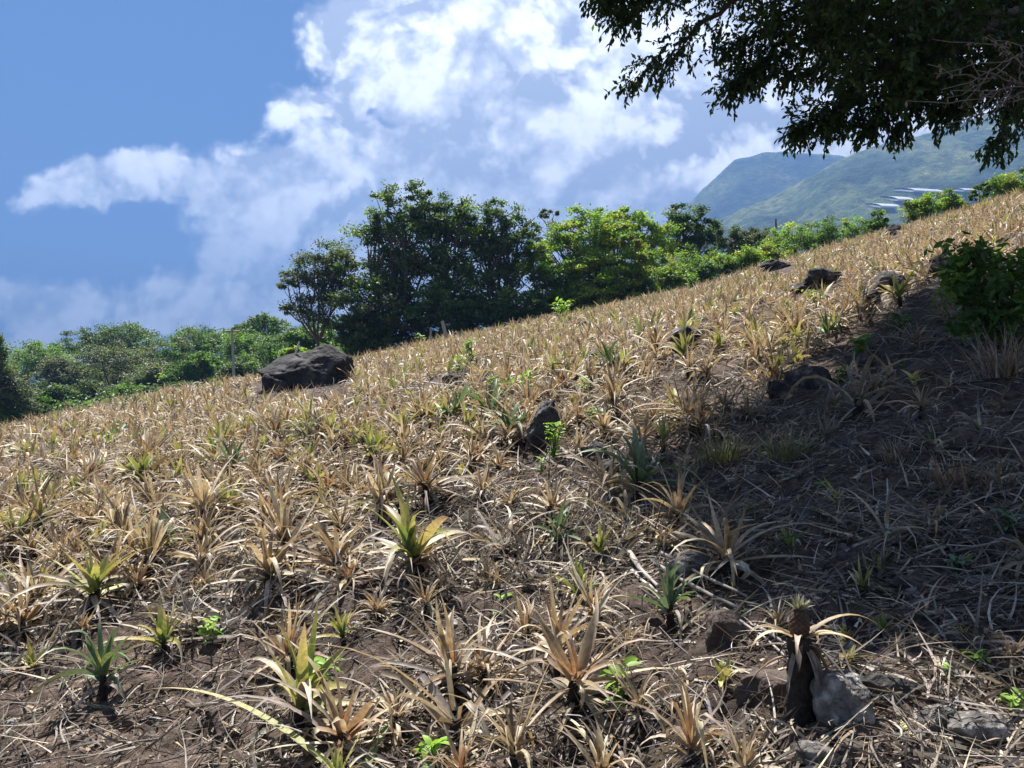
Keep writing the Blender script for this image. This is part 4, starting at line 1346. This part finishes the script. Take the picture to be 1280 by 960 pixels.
# bushes along the upper edge of the field
BUSH = [
    (820, 330, 26, 18, 44, LGT, 'light green bush at the foot of the bright green tree'),
    (842, 345, 28, 16, 42.5, LGT + YGR[:1], 'yellow-green low bush on the upper field edge'),
    (862, 322, 30, 16, 46, LGT, 'leafy green bush under the dark round-topped tree'),
    (880, 345, 24, 18, 42.5, MID, 'rounded mid-green bush above the round weed bush'),
    (905, 332, 26, 16, 44, LGT + MID[:1], 'green bush in front of the flat grey-green tree'),
    (935, 325, 28, 16, 44, LGT, 'bright bush with upright shoots on the field edge'),
    (965, 318, 26, 14, 44, YGR + LGT, 'yellow-green bush uphill of the bright one'),
    (975, 297, 22, 14, 50, LGT, 'glowing green round bush by the small distant post'),
    (1005, 296, 26, 16, 48, LGT + MID[:1], 'green bush on the crest, first uphill of the distant post'),
    (1035, 288, 30, 14, 47, MID + LGT[:1], 'duller green bush on the crest, second uphill of the distant post'),
    (1068, 280, 28, 12, 46, LGT + MID[:1], 'low crest bush below the greenhouses'),
    (1095, 275, 22, 12, 44, MID, 'small crest bush downhill of the skyline rock'),
    (1155, 258, 26, 18, 42, LGT + GRYG[:1], 'feathery light green bush on the skyline before the greenhouses'),
    (1190, 252, 20, 14, 42, LGT, 'low green bush on the skyline downhill of the little dark tree'),
    (1262, 230, 28, 14, 41, LGT + YGR[:1], 'yellow-green bush on the skyline under the hanging branch'),
    (1300, 226, 30, 16, 41, MID, 'green bush at the uphill frame edge'),
    (470, 425, 34, 16, 39, DK + MID[:1], 'dark bush under the downhill end of the dark clump'),
    (515, 412, 34, 16, 39.5, DK + MID[:1], 'dark bush right behind the leaning grey post'),
    (575, 402, 32, 16, 39.8, DK, 'dark bush under the tallest tree of the clump'),
    (628, 392, 34, 16, 40, DK + MID[:1], 'dark bush under the open-branched tree'),
    (745, 375, 40, 16, 40.5, MID + DK, 'dark green bush under the rounded light green tree'),
    (678, 388, 32, 16, 39.8, MID + DK[:1], 'low green bush at the foot of the small mid-green tree'),
    (800, 358, 22, 14, 41, MID + DK[:1], 'small green bush at the foot of the yellow-green tree'),
]
for (px, py, rx, ry, Y, cols, lab) in BUSH:
    B = base_px(px, Y)
    k = Y / FPX
    top = at(px, py - ry, Y)[2]
    w = rx * k
    h = max(.6, top - B[2])
    lobes = [((B[0] + RNG.uniform(-.6, .6) * w, B[1] + RNG.uniform(-.4, .4) * w, B[2] + h * RNG.uniform(.35, .75)), (w * .5, w * .5, h * .3), .8) for _ in range(6)]
    lobes += [((B[0], B[1], top - h * .22), (w * .5, w * .5, h * .24), .9)]
    add_tree(B, lobes, lab, name='bush', cat='bush', group='bushes along the upper field edge', leaf=0.141, per_lobe=884, cols=cols, trunk_r=.05, clump_r=.38, clumps=14, twigs=.4)
# little dark tree on the skyline
B = base_px(1226, 39)
add_tree(B, lobes_px([(1224, 240, 11, 8, 1), (1232, 234, 7, 7, .7), (1218, 247, 7, 5, .6)], 39), 'little dark tree alone on the skyline of the slope', leaf=0.111, per_lobe=850, cols=DK, trunk_r=.045, clump_r=.4, clumps=12)
# the big leafy bush in the shade
B = ground_at(1236, 440)
lob = lobes_px([(1215, 330, 34, 22, 1), (1255, 335, 40, 26, 1), (1205, 365, 24, 24, .8), (1240, 375, 40, 30, 1), (1285, 360, 40, 40, 1), (1225, 405, 30, 22, .7), (1270, 405, 34, 26, .8)], B[1], 1.0)
add_tree(B, lob, 'big leafy green bush at the edge of the tree shade', name='bush', cat='bush', group='bushes of the slope', leaf=.11, per_lobe=330, cols=DK[:2] + MID + LGT[:1], trunk_r=.03, clump_r=.62, clumps=12, flat=.9)

# ------------------------------------------------------------------ the overhanging shade tree
TB = np.array([10.4, 11.5, 0.0]); TB[2] = float(H(TB[0], TB[1])) - .05
shade_tree = empty('shade_tree', tuple(TB))
tag(shade_tree, 'large dark tree whose branches hang over the uphill side of the field', 'tree')
tm, cm = MB(), MB()
fork = np.array([-.5, -.2, 2.6])
t = np.linspace(0, 1, 9)[:, None]
tube(tm, fork * t + np.array([.12, .1, 0]) * np.sin(t * 7), np.linspace(.42, .30, 9), 12, (.5, .5, .5), wob=.08, cap=False)
spray_pos, spray_dir, spray_s = [], [], []
def px_branch(path, r0, n, spread, dens=1.0):
    """path in (px, py, distance); hangs twigs along it"""
    P = np.array([at(p[0], p[1] - 24, p[2]) for p in path]) - TB
    tt = np.linspace(0, len(P) - 1, 16)
    Q = np.stack([np.interp(tt, np.arange(len(P)), P[:, q]) for q in range(3)], -1)
    Q[1:-1] += RNG.normal(0, .03, (14, 3))
    tube(tm, Q, np.linspace(r0, .006, 16), 6, (.42, .42, .42), cap=False)
    limb(tm, fork, Q[0], .12, r0, (.5, .5, .5), n=9)
    for _ in range(n):
        f = RNG.uniform(0, 1) ** .8
        i = f * 15
        p = np.array([np.interp(i, np.arange(16), Q[:, q]) for q in range(3)])
        d = Q[-1] - Q[0]; d = d / np.linalg.norm(d)
        dd = d + RNG.normal(0, .6, 3); dd[2] -= .05
        sp = spread * (1 - .8 * f)
        spray_pos.append(p + RNG.normal(0, 1, 3) * np.array([sp, sp, sp * .7]))
        spray_dir.append(dd / np.linalg.norm(dd)); spray_s.append(RNG.uniform(.55, .85))
D = 8.0
px_branch([(990, -60, D), (915, 25, D), (865, 68, D), (825, 95, D), (797, 128, D)], .035, 120, .16)
px_branch([(1000, -90, D), (900, -20, D), (830, 10, D), (775, 22, D), (752, 8, D)], .035, 150, .22)
px_branch([(960, -60, D), (860, -10, D), (800, 30, D), (772, 50, D)], .03, 90, .16)
px_branch([(1120, -10, D), (1040, 55, D), (975, 95, D), (940, 115, D), (913, 137, D)], .035, 130, .18)
px_branch([(1080, -20, D), (1000, 30, D), (950, 65, D), (920, 85, D)], .03, 120, .2)
px_branch([(1200, 40, D), (1120, 100, D), (1060, 150, D), (1020, 172, D), (1000, 187, D)], .035, 150, .16)
px_branch([(1060, -30, D), (990, 60, D), (955, 100, D), (935, 120, D)], .03, 90, .12)
px_branch([(1150, 20, D), (1075, 75, D), (1020, 105, D), (985, 120, D)], .03, 100, .14)
px_branch([(1150, 40, D), (1080, 120, D), (1045, 160, D), (1035, 182, D)], .03, 90, .12)
px_branch([(1200, 60, D), (1150, 130, D), (1130, 165, D), (1128, 178, D)], .03, 80, .12)
px_branch([(1230, 60, D), (1160, 120, D), (1110, 155, D), (1085, 180, D)], .03, 140, .17)
px_branch([(1300, 60, D), (1240, 110, D), (1215, 145, D), (1190, 160, D)], .03, 110, .16)
px_branch([(1340, 80, D - .8), (1295, 150, D - .8), (1265, 185, D - .8), (1242, 203, D - .8)], .02, 60, .08)
px_branch([(1340, 60, D), (1290, 120, D), (1262, 158, D)], .03, 90, .15)
# dense inside of the visible crown
for (cx, cy, rx, ry, n) in [(880, -25, 120, 30, 300), (1010, 0, 100, 50, 420), (1120, 40, 110, 70, 900), (1215, 55, 100, 80, 950), (1300, 50, 80, 80, 600), (1110, 115, 60, 32, 260), (1180, 120, 60, 30, 260), (1060, 75, 55, 35, 200)]:
    for _ in range(int(n * .62)):
        a_, q = RNG.uniform(0, 6.28), RNG.uniform(0, 1) ** .5
        y = D + RNG.uniform(-.8, 2.6)
        p = at(cx + rx * q * math.cos(a_), cy - 14 + ry * q * math.sin(a_), y) - TB
        spray_pos.append(p)
        dd = RNG.normal(0, .6, 3) + np.array([-.6, -.2, -.1]); spray_dir.append(dd / np.linalg.norm(dd)); spray_s.append(RNG.uniform(.6, 1.0))
# crown above the frame: it throws the shade on the slope
gx_ = RNG.uniform(0, 15, 60000); gy_ = RNG.uniform(1.5, 16, 60000)
gz_ = H(gx_, gy_, False)
gpx_, gpy_, _ = project(np.stack([gx_, gy_, gz_], -1))
m = in_poly(gpx_, gpy_, SHADE) & (gx_ < 13)
gx_, gy_, gz_ = gx_[m], gy_[m], gz_[m]
cl = fbm(gx_ * 1.1, gy_ * 1.1, octv=2)
m = (cl + RNG.uniform(-.45, .75, len(cl))) > .0
gx_, gy_, gz_ = gx_[m][:8000], gy_[m][:8000], gz_[m][:8000]
placed = 0
for x_, y_, z_ in zip(gx_, gy_, gz_):
    h = RNG.uniform(3.0, 8.5)
    for _ in range(6):
        p = np.array([x_, y_, z_]) + SUN / SUN[2] * h
        qx, qy, _d = project(p)
        ok = qy < -60 - 900 / max(p[1], 1) or qx > 1340 + 600 / max(p[1], 1)
        if not ok and p[1] > 8.5 and qx > 1010 and qy < 165 - .0 and qy < 20 + (qx - 1000) * .42:
            ok = True
        if ok: break
        h += 1.1
    if not ok: continue
    if qy > -60 and 640 < qx < 1300 and RNG.uniform() < .6: continue
    placed += 1
    spray_pos.append(p - TB)
    dd = RNG.normal(0, .6, 3) + np.array([-.5, -.3, -.1]); spray_dir.append(dd / np.linalg.norm(dd)); spray_s.append(RNG.uniform(1.2, 2.0) if qy < -60 else RNG.uniform(.6, 1.0))
print('canopy sprays', placed, len(spray_pos))
SPp, SPd, SPs = np.array(spray_pos), np.array(spray_dir), np.array(spray_s)
# limbs up into the crown
for _ in range(26):
    e = SPp[RNG.integers(len(SPp) - placed, len(SPp))]
    q = limb(tm, fork + RNG.normal(0, .05, 3), e, .13, .03, (.5, .5, .5), n=9)
    for _k in range(4):
        j = np.argsort(np.linalg.norm(SPp - e, axis=1))[RNG.integers(20, 160)]
        limb(tm, q[RNG.integers(5, 9)], SPp[j], .025, .006, (.45, .45, .45), n=5, sides=4)
# every spray: a drooping twig with alternate leaves
ns, nl = len(SPp), 13
tl = np.linspace(.1, 1, nl)
azs = np.arctan2(SPd[:, 1], SPd[:, 0]); els = np.arcsin(np.clip(SPd[:, 2], -1, 1))
e_t = els[:, None] - .15 * tl[None]
Lr = .36 * SPs
px_ = SPp[:, None, :] + np.stack([np.cos(e_t) * np.cos(azs)[:, None], np.cos(e_t) * np.sin(azs)[:, None], np.sin(e_t)], -1) * (Lr[:, None] * tl[None])[..., None]
bp = px_.reshape(-1, 3)
la = (azs[:, None] + np.where(np.arange(nl) % 2, 1, -1)[None] * RNG.uniform(.5, 1.2, (ns, nl))).ravel()
le = (e_t + RNG.normal(-.1, .6, (ns, nl))).ravel()
nn = len(la)
LL = np.repeat(SPs, nl) * RNG.uniform(.065, .105, nn)
c0 = pick([(.045, .075, .025), (.06, .10, .03), (.075, .12, .035), (.04, .065, .024)], nn, .3)
strips(cm, bp, la, le, RNG.uniform(.1, .9, nn), LL, LL * RNG.uniform(.42, .55, nn), 2, roll=RNG.normal(0, .5, nn), wide=2, cols=[c0, c0], prof='oval')
tw = px_[:, ::4]
for i in range(0, ns, 3):
    tube(cm, tw[i], np.linspace(.006, .003, tw.shape[1]), 3, (.05, .045, .035), cap=False)
tm.build('trunk', M_BARK, shade_tree)
cm.build('crown', M_SHADE, shade_tree)
# dried vine spray hanging in it
mb = MB()
for q in range(26):
    A = at(RNG.uniform(1230, 1330), RNG.uniform(60, 120), 6.4) - TB
    B_ = A + np.array([RNG.uniform(-.75, .1), RNG.uniform(-.15, .15), RNG.uniform(-.3, .3)])
    pts = limb(mb, A, B_, .006, .003, (.34, .28, .25), n=6, sides=4)
    n = 9
    base = pts[RNG.integers(1, 6, n)]
    strips(mb, base, RNG.uniform(0, 6.28, n), RNG.uniform(-1.2, .3, n), RNG.uniform(0, 1, n), RNG.uniform(.03, .07, n), RNG.uniform(.012, .025, n), 3, wide=2, prof='oval', cols=[pick([(.30, .25, .21), (.22, .18, .15)], n)] * 2)
o = mb.build('dead_branch', M_DEAD, shade_tree)
o['label'] = 'grey dried leafless branch tangled in the crown'

# ------------------------------------------------------------------ utility pole, wires, posts
Pp = base_px(295, 43)
top = at(290, 411, 43)
pole = empty('utility_pole', tuple(Pp))
tag(pole, 'slender pale concrete utility pole rising before the far wood', 'utility pole')
mb = MB()
tube(mb, np.array([[0, 0, -.3], (top - Pp) * .5, top - Pp]), [.09, .08, .06], 10, (.5, .5, .5))
mb.build('post', M_CONC, pole)
mb = MB()
tp = top - Pp
tube(mb, np.array([tp + (-.5, 0, -.12), tp + (.5, 0, -.12)]), [.035, .035], 6)
mb.build('crossarm', M_CONC, pole)
for sx in (-.45, .45):
    mb = MB()
    tube(mb, np.array([tp + (sx, 0, -.09), tp + (sx, 0, -.03), tp + (sx, 0, .04)]), [.03, .045, .025], 8)
    mb.build('insulator', M_CONC, pole)
for k_, (e, s, lab) in enumerate([((-140, 492), -.45, 'upper power wire sagging from the utility pole across the far wood'),
                                  ((-140, 512), .45, 'lower power wire sagging from the utility pole across the far wood')]):
    A = top + np.array([s, 0, .05]); B_ = at(e[0], e[1], 43 - 3 * k_)
    t = np.linspace(0, 1, 24)[:, None]
    pts = A + (B_ - A) * t
    pts[:, 2] -= .35 * (4 * t * (1 - t))[:, 0]
    mb = MB()
    tube(mb, pts - A, .013, 5, cap=False)
    o = mb.build('power_wire', M_WIRE); o.location = A
    tag(o, lab, 'wire', 'wires of the utility pole')
def post(px, py, hpx, rpx, lean, col, label):
    P = ground_at(px, py)
    if P is None or P[1] > 60: P = base_px(px, 37)
    k = P[1] / FPX
    mb = MB()
    h = hpx * k
    z = np.linspace(-.2, h, 6)
    tube(mb, np.stack([z * lean, 0 * z, z], -1), np.linspace(rpx, rpx * .8, 6) * k, 8, col, wob=.1)
    o = mb.build('fence_post', M_STICK); o.location = P
    tag(o, label, 'post', 'old posts at the field edge')
post(559, 419, 28, 2.6, -.22, (.40, .37, .34), 'grey weathered post leaning at the foot of the dark clump')
post(538, 421, 24, 1.4, .02, (.4, .37, .34), 'thin grey post upright beside the leaning one')
P = base_px(971, 52)
mb = MB(); zt = at(971, 274, 52)[2] - P[2]
tube(mb, np.array([[0, 0, -.3], [0, 0, zt * .5], [0, 0, zt]]), .06, 7, (.16, .14, .12))
o = mb.build('fence_post', M_STICK); o.location = P
tag(o, 'small dark distant post above the crest bushes', 'post', 'old posts at the field edge')
# bleached stick on the boulder
bp_ = at(372, 432, b.location.y - .1)
mb = MB()
tube(mb, np.array([[-.05, 0, -.22], [0, 0, -.05], [.05, 0, .12]]), [.03, .028, .022], 7, (.75, .72, .68))
o = mb.build('stick', M_STICK); o.location = bp_
tag(o, 'short white bleached stick standing on top of the huge boulder', 'stick', 'loose sticks and canes')

# ------------------------------------------------------------------ labels for the rest of the plants
LOOK = {'dry': 'straw-coloured', 'rust': 'rusty-hearted', 'yellowgreen': 'yellow-green', 'green': 'green', 'bluegreen': 'blue-green', 'sprout': 'small yellow', 'collapsed': 'collapsed grey'}
MARKS = [(379, 484, 'the huge boulder'), (672, 575, 'the standing stone'), (1015, 470, 'the large black rock'), (1062, 890, 'the grey speckled rock'), (870, 745, 'the pale canes'),
         (75, 770, 'the dark slanting branch'), (372, 890, 'the biggest yellow-green plant'), (203, 800, 'the yellow-green plant behind'), (568, 860, 'the large upright straw plant'),
         (716, 860, 'the largest rusty plant'), (868, 930, 'the dense golden plant'), (690, 680, 'the upright blue-green plant'), (527, 690, 'the lone yellow sprout'), (338, 690, 'the tall orange-hearted plant'),
         (435, 725, 'the reddish skirted plant'), (1000, 860, 'the fruiting plant'), (905, 570, 'the thick olive grass tuft'), (655, 500, 'the bright lime weed'), (590, 455, 'the leafy sapling'),
         (1190, 600, 'the dead brown tuft'), (457, 640, 'the small green plant'), (282, 580, 'the far green plant'), (130, 870, 'the stiff blue-green plant'), (160, 680, 'the tall narrow plant'), (575, 505, 'the stick pile'),
         (1230, 920, 'the long flat stone'), (1236, 400, 'the big leafy bush'), (858, 430, 'the ragged rock'), (35, 700, 'the broad golden plant'), (838, 770, 'the blue-green plant by the canes')]
MARKS[7] = (203, 800, 'the lower yellow-green plant')
ORD = ['', 'second ', 'third ', 'fourth ', 'fifth ', 'sixth ', 'seventh ', 'eighth ', 'ninth ', 'tenth ', 'eleventh ', 'twelfth ', 'thirteenth ', 'fourteenth ', 'fifteenth ', 'sixteenth ', 'seventeenth ', 'eighteenth ', 'nineteenth ', 'twentieth ']
bins = {}
for rec in PLANTS:
    root, kind, P, s, lab = rec
    if lab: continue
    qx, qy, _ = project(P)
    dd = [math.hypot(qx - mx, (qy - my) * 1.3) for mx, my, _t in MARKS]
    i = int(np.argmin(dd))
    dx, dy = qx - MARKS[i][0], qy - MARKS[i][1]
    rel = ('uphill of' if dx > 0 else 'downhill of') if abs(dx) > abs(dy) * 1.1 else ('in front of' if dy > 0 else 'behind')
    bins.setdefault((kind, i, rel), []).append((dd[i], root))
for (kind, i, rel), lst in bins.items():
    lst.sort(key=lambda q: q[0])
    for n, (_d, root) in enumerate(lst):
        tag(root, f"{ORD[min(n, 19)] if n else 'nearest '}{LOOK[kind]} pineapple plant {rel} {MARKS[i][2]}", 'pineapple plant', 'pineapple plants of the hillside field')

# ------------------------------------------------------------------ haze
hz = MB()
x0, x1, y0, y1, z0, z1 = -4200, 4200, -4200, 4300, -40, 770
v = [(x, y, z) for x in (x0, x1) for y in (y0, y1) for z in (z0, z1)]
f = [(0, 1, 3, 2), (4, 6, 7, 5), (0, 4, 5, 1), (2, 3, 7, 6), (0, 2, 6, 4), (1, 5, 7, 3)]
m, nt, out = new_mat('haze_air')
pv = N(nt, 'ShaderNodeVolumePrincipled')
pv.inputs['Color'].default_value = (.115, .225, .47, 1)
pv.inputs['Density'].default_value = 5.4e-4
pv.inputs['Anisotropy'].default_value = .2
nt.links.new(pv.outputs[0], out.inputs['Volume'])
o = hz.add(v, f).build('haze', m, smooth=False)
tag(o, 'thin pale blue haze in the air before the mountains', 'haze', kind='stuff')

# ------------------------------------------------------------------ world: Nishita sky with cumulus
def build_world():
    w = bpy.data.worlds.new('World')
    SC.world = w
    w.use_nodes = True
    w.cycles.sampling_method = 'MANUAL'
    w.cycles.sample_map_resolution = 256
    nt = w.node_tree
    nt.nodes.clear()
    L = nt.links.new
    def val(x):
        return x
    def mth(op, a, b=None, c=None, clamp=False):
        n = N(nt, 'ShaderNodeMath', operation=op)
        n.use_clamp = clamp
        for i, q in enumerate((a, b, c)):
            if q is None: continue
            if isinstance(q, (int, float)): n.inputs[i].default_value = q
            else: L(q, n.inputs[i])
        return n.outputs[0]
    tc = N(nt, 'ShaderNodeTexCoord')
    sep = N(nt, 'ShaderNodeSeparateXYZ')
    L(tc.outputs['Generated'], sep.inputs[0])
    X, Y, Z = sep.outputs
    Yc = mth('MAXIMUM', Y, .05)
    u, v = mth('DIVIDE', X, Yc), mth('DIVIDE', Z, Yc)
    cmb = N(nt, 'ShaderNodeCombineXYZ')
    L(u, cmb.inputs[0]); L(v, cmb.inputs[1])
    def noise(vec, sc, det, rough, off=(0, 0, 0)):
        mp = N(nt, 'ShaderNodeMapping')
        mp.inputs['Location'].default_value = off
        L(vec, mp.inputs[0])
        n = N(nt, 'ShaderNodeTexNoise')
        n.inputs['Scale'].default_value = sc
        n.inputs['Detail'].default_value = det
        n.inputs['Roughness'].default_value = rough
        L(mp.outputs[0], n.inputs['Vector'])
        return n
    P0 = cmb.outputs[0]
    nw = noise(P0, 5.0, 5, .55)
    sb = N(nt, 'ShaderNodeVectorMath', operation='SUBTRACT')
    L(nw.outputs['Color'], sb.inputs[0]); sb.inputs[1].default_value = (.5, .5, .5)
    sc = N(nt, 'ShaderNodeVectorMath', operation='SCALE')
    L(sb.outputs[0], sc.inputs[0]); sc.inputs['Scale'].default_value = .16
    ad = N(nt, 'ShaderNodeVectorMath', operation='ADD')
    L(P0, ad.inputs[0]); L(sc.outputs[0], ad.inputs[1])
    sp2 = N(nt, 'ShaderNodeSeparateXYZ')
    L(ad.outputs[0], sp2.inputs[0])
    U_, V_ = sp2.outputs[0], sp2.outputs[1]
    def blob(px, py, rx, ry, wgt=1.0):
        d = ray(px, py)
        a = mth('MULTIPLY', mth('SUBTRACT', U_, float(d[0])), FPX / rx)
        b = mth('MULTIPLY', mth('SUBTRACT', V_, float(d[2])), FPX / ry)
        q = mth('ADD', mth('MULTIPLY', a, a), mth('MULTIPLY', b, b))
        g = mth('EXPONENT', mth('MULTIPLY', q, -1.0))
        return mth('MULTIPLY', g, wgt) if wgt != 1 else g
    def total(lst):
        r = None
        for it in lst:
            g = blob(*it)
            r = g if r is None else mth('ADD', r, g)
        return r
    cover = total([(425, 30, 85, 95, 1.25), (400, 150, 88, 46, 1.2), (340, 95, 16, 14, .5), (570, 60, 110, 150, 1.5), (720, 70, 150, 170, 1.8), (900, 90, 170, 170, 1.8), (1120, 60, 220, 200, 1.9),
                   (100, 238, 90, 36, 1.0), (220, 234, 120, 42, 1.1), (350, 232, 80, 48, 1.1), (540, 230, 110, 70, 1.5), (430, 270, 60, 50, 1.0), (700, 230, 200, 80, 1.8),
                   (350, 340, 115, 60, 1.5), (230, 385, 140, 38, 1.4), (25, 360, 75, 40, 1.4), (60, 425, 190, 24, .9), (680, 320, 320, 80, 1.6), (460, 132, 15, 10, -.75), (476, 150, 18, 15, -.75), (488, 164, 9, 10, -.55), (860, 190, 70, 50, .4), (1260, 200, 160, 90, 1.0), (300, 120, 26, 36, -.35)])
    n1 = noise(P0, 9, 6, .6, (3, 1, 0)).outputs['Fac']
    n2 = noise(P0, 9, 6, .6, (3 + .012, 1 - .028, 0)).outputs['Fac']
    n3 = noise(P0, 26, 4, .62, (1, 4, 0)).outputs['Fac']
    def puff(off):
        mp = N(nt, 'ShaderNodeMapping')
        mp.inputs['Location'].default_value = off
        L(ad.outputs[0], mp.inputs[0])
        vo = N(nt, 'ShaderNodeTexVoronoi', feature='F1')
        vo.inputs['Scale'].default_value = 7.5
        vo.inputs['Detail'].default_value = 3
        vo.inputs['Roughness'].default_value = .55
        vo.inputs['Lacunarity'].default_value = 2.2
        L(mp.outputs[0], vo.inputs['Vector'])
        return vo.outputs['Distance']
    p1, p2 = puff((0, 0, 0)), puff((.008, -.03, 0))
    cov = mth('ADD', cover, mth('MULTIPLY', mth('SUBTRACT', n1, .5), 1.0))
    cov = mth('ADD', cov, mth('MULTIPLY', mth('SUBTRACT', n3, .5), .28))
    cov = mth('ADD', cov, mth('MULTIPLY', mth('SUBTRACT', .56, p1), .7))
    alpha = N(nt, 'ShaderNodeMapRange', interpolation_type='SMOOTHSTEP')
    alpha.inputs['From Min'].default_value = .30
    alpha.inputs['From Max'].default_value = .76
    L(cov, alpha.inputs['Value'])
    # shading: bright sunlit heads, grey undersides
    bright = total([(405, 50, 60, 70, .95), (385, 150, 65, 36, .9), (432, 258, 46, 26, .8), (845, 185, 58, 40, 1.0), (888, 236, 28, 10, .9), (690, 50, 75, 55, .9), (520, 50, 30, 60, .9), (800, 120, 50, 40, .5), (835, 130, 45, 22, .5), (985, 150, 60, 45, .7),
                    (120, 235, 80, 26, .45), (300, 200, 60, 18, .5), (30, 350, 50, 20, .5), (250, 365, 110, 30, .5), (380, 300, 60, 50, .4), (940, 60, 60, 40, .4), (700, 130, 160, 50, .15)])
    dark = total([(590, 215, 170, 55, .65), (720, 245, 150, 50, .65), (860, 280, 120, 40, .6), (560, 150, 60, 60, .3), (640, 20, 60, 50, .3), (250, 248, 70, 20, .45), (380, 380, 90, 26, .35), (770, 90, 50, 40, .35), (930, 200, 30, 40, .35)])
    bm_ = mth('ADD', .35, mth('MULTIPLY', bright, .9), clamp=True)
    relief = mth('MULTIPLY', mth('SUBTRACT', n1, n2), 2.2)
    sh = mth('ADD', mth('SUBTRACT', mth('MULTIPLY', bright, .42), mth('MULTIPLY', dark, .5)), relief)
    sh = mth('ADD', sh, mth('MULTIPLY', mth('MULTIPLY', mth('SUBTRACT', p2, p1), bm_), 1.5))
    sh = mth('ADD', sh, mth('MULTIPLY', mth('MULTIPLY', mth('SUBTRACT', .5, p1), bm_), .9))
    sh = mth('ADD', sh, mth('ADD', .68, mth('MULTIPLY', mth('SUBTRACT', n3, .5), .35)))
    rp = N(nt, 'ShaderNodeValToRGB')
    k = 10.0
    e = rp.color_ramp.elements
    e[0].position, e[0].color = 0.0, (.31, .335, .39, 1)
    e[1].position, e[1].color = 1.0, (.95, .96, .98, 1)
    e.new(.38).color = (.57, .585, .62, 1)
    e.new(.66).color = (.83, .83, .835, 1)
    L(mth('ADD', sh, 0.0, clamp=True), rp.inputs[0])
    scl_ = N(nt, 'ShaderNodeVectorMath', operation='SCALE')
    L(rp.outputs[0], scl_.inputs[0]); scl_.inputs['Scale'].default_value = k * CLOUD_GAIN
    sky = N(nt, 'ShaderNodeTexSky', sky_type='NISHITA')
    sky.sun_disc = False
    sky.sun_elevation = SUN_EL
    sky.sun_rotation = -SUN_AZ
    sky.altitude = 600
    sky.air_density = 1.0
    sky.dust_density = .6
    sky.ozone_density = 2.0
    mx = N(nt, 'ShaderNodeMix', data_type='RGBA')
    mx.clamp_factor = True
    L(alpha.outputs[0], mx.inputs['Factor'])
    sk = N(nt, 'ShaderNodeVectorMath', operation='SCALE')
    L(sky.outputs[0], sk.inputs[0]); sk.inputs['Scale'].default_value = SKY_GAIN
    tn = N(nt, 'ShaderNodeVectorMath', operation='MULTIPLY')
    tn.inputs[1].default_value = (.46, .74, 1.08)
    L(sk.outputs[0], tn.inputs[0])
    L(tn.outputs[0], mx.inputs['A']); L(scl_.outputs[0], mx.inputs['B'])
    nb = noise(tc.outputs['Generated'], 3.2, 7, .58, (2, 5, 1)).outputs['Fac']  # cloud cover added outside the view to make the fill light more neutral
    ar = N(nt, 'ShaderNodeMapRange', interpolation_type='SMOOTHSTEP')
    ar.inputs['From Min'].default_value = .44
    ar.inputs['From Max'].default_value = .58
    L(nb, ar.inputs['Value'])
    br = N(nt, 'ShaderNodeMapRange', interpolation_type='SMOOTHSTEP')
    br.inputs['From Min'].default_value = .42
    br.inputs['From Max'].default_value = .12
    L(Y, br.inputs['Value'])
    af = mth('MULTIPLY', mth('MULTIPLY', ar.outputs[0], br.outputs[0]), .85)
    m2 = N(nt, 'ShaderNodeMix', data_type='RGBA')
    L(af, m2.inputs['Factor'])
    L(mx.outputs['Result'], m2.inputs['A'])
    m2.inputs['B'].default_value = (2.6, 2.65, 2.8, 1)
    mx = m2
    bg = N(nt, 'ShaderNodeBackground')
    bg.inputs['Strength'].default_value = .1
    L(mx.outputs['Result'], bg.inputs['Color'])
    out = N(nt, 'ShaderNodeOutputWorld')
    L(bg.outputs[0], out.inputs['Surface'])
CLOUD_GAIN = .68
SKY_GAIN = .19
build_world()

sl = bpy.data.lights.new('sun', 'SUN')
sl.energy = 5.0
sl.angle = R(.53)
sl.color = (1, .965, .915)
so = link(bpy.data.objects.new('sun', sl))
so.rotation_euler = Vector((-SUN[0], -SUN[1], -SUN[2])).to_track_quat('-Z', 'Y').to_euler()

cd = bpy.data.cameras.new('camera')
cd.sensor_fit = 'HORIZONTAL'
cd.angle = HFOV
cd.clip_start = .05
cd.clip_end = 20000
co = link(bpy.data.objects.new('camera', cd))
co.location = (0, 0, 0)
co.rotation_euler = (R(90) + PITCH, 0, 0)
SC.camera = co

SC.render.resolution_x, SC.render.resolution_y = 1024, 768
SC.view_settings.view_transform = 'Standard'
SC.view_settings.look = 'None'
SC.view_settings.exposure = 1.9
SC.view_settings.gamma = 1
SC.cycles.max_bounces = 6
SC.cycles.diffuse_bounces = 3
SC.cycles.glossy_bounces = 2
SC.cycles.transmission_bounces = 4
SC.cycles.volume_bounces = 0
SC.cycles.use_denoising = True
SC.cycles.sample_clamp_indirect = 6
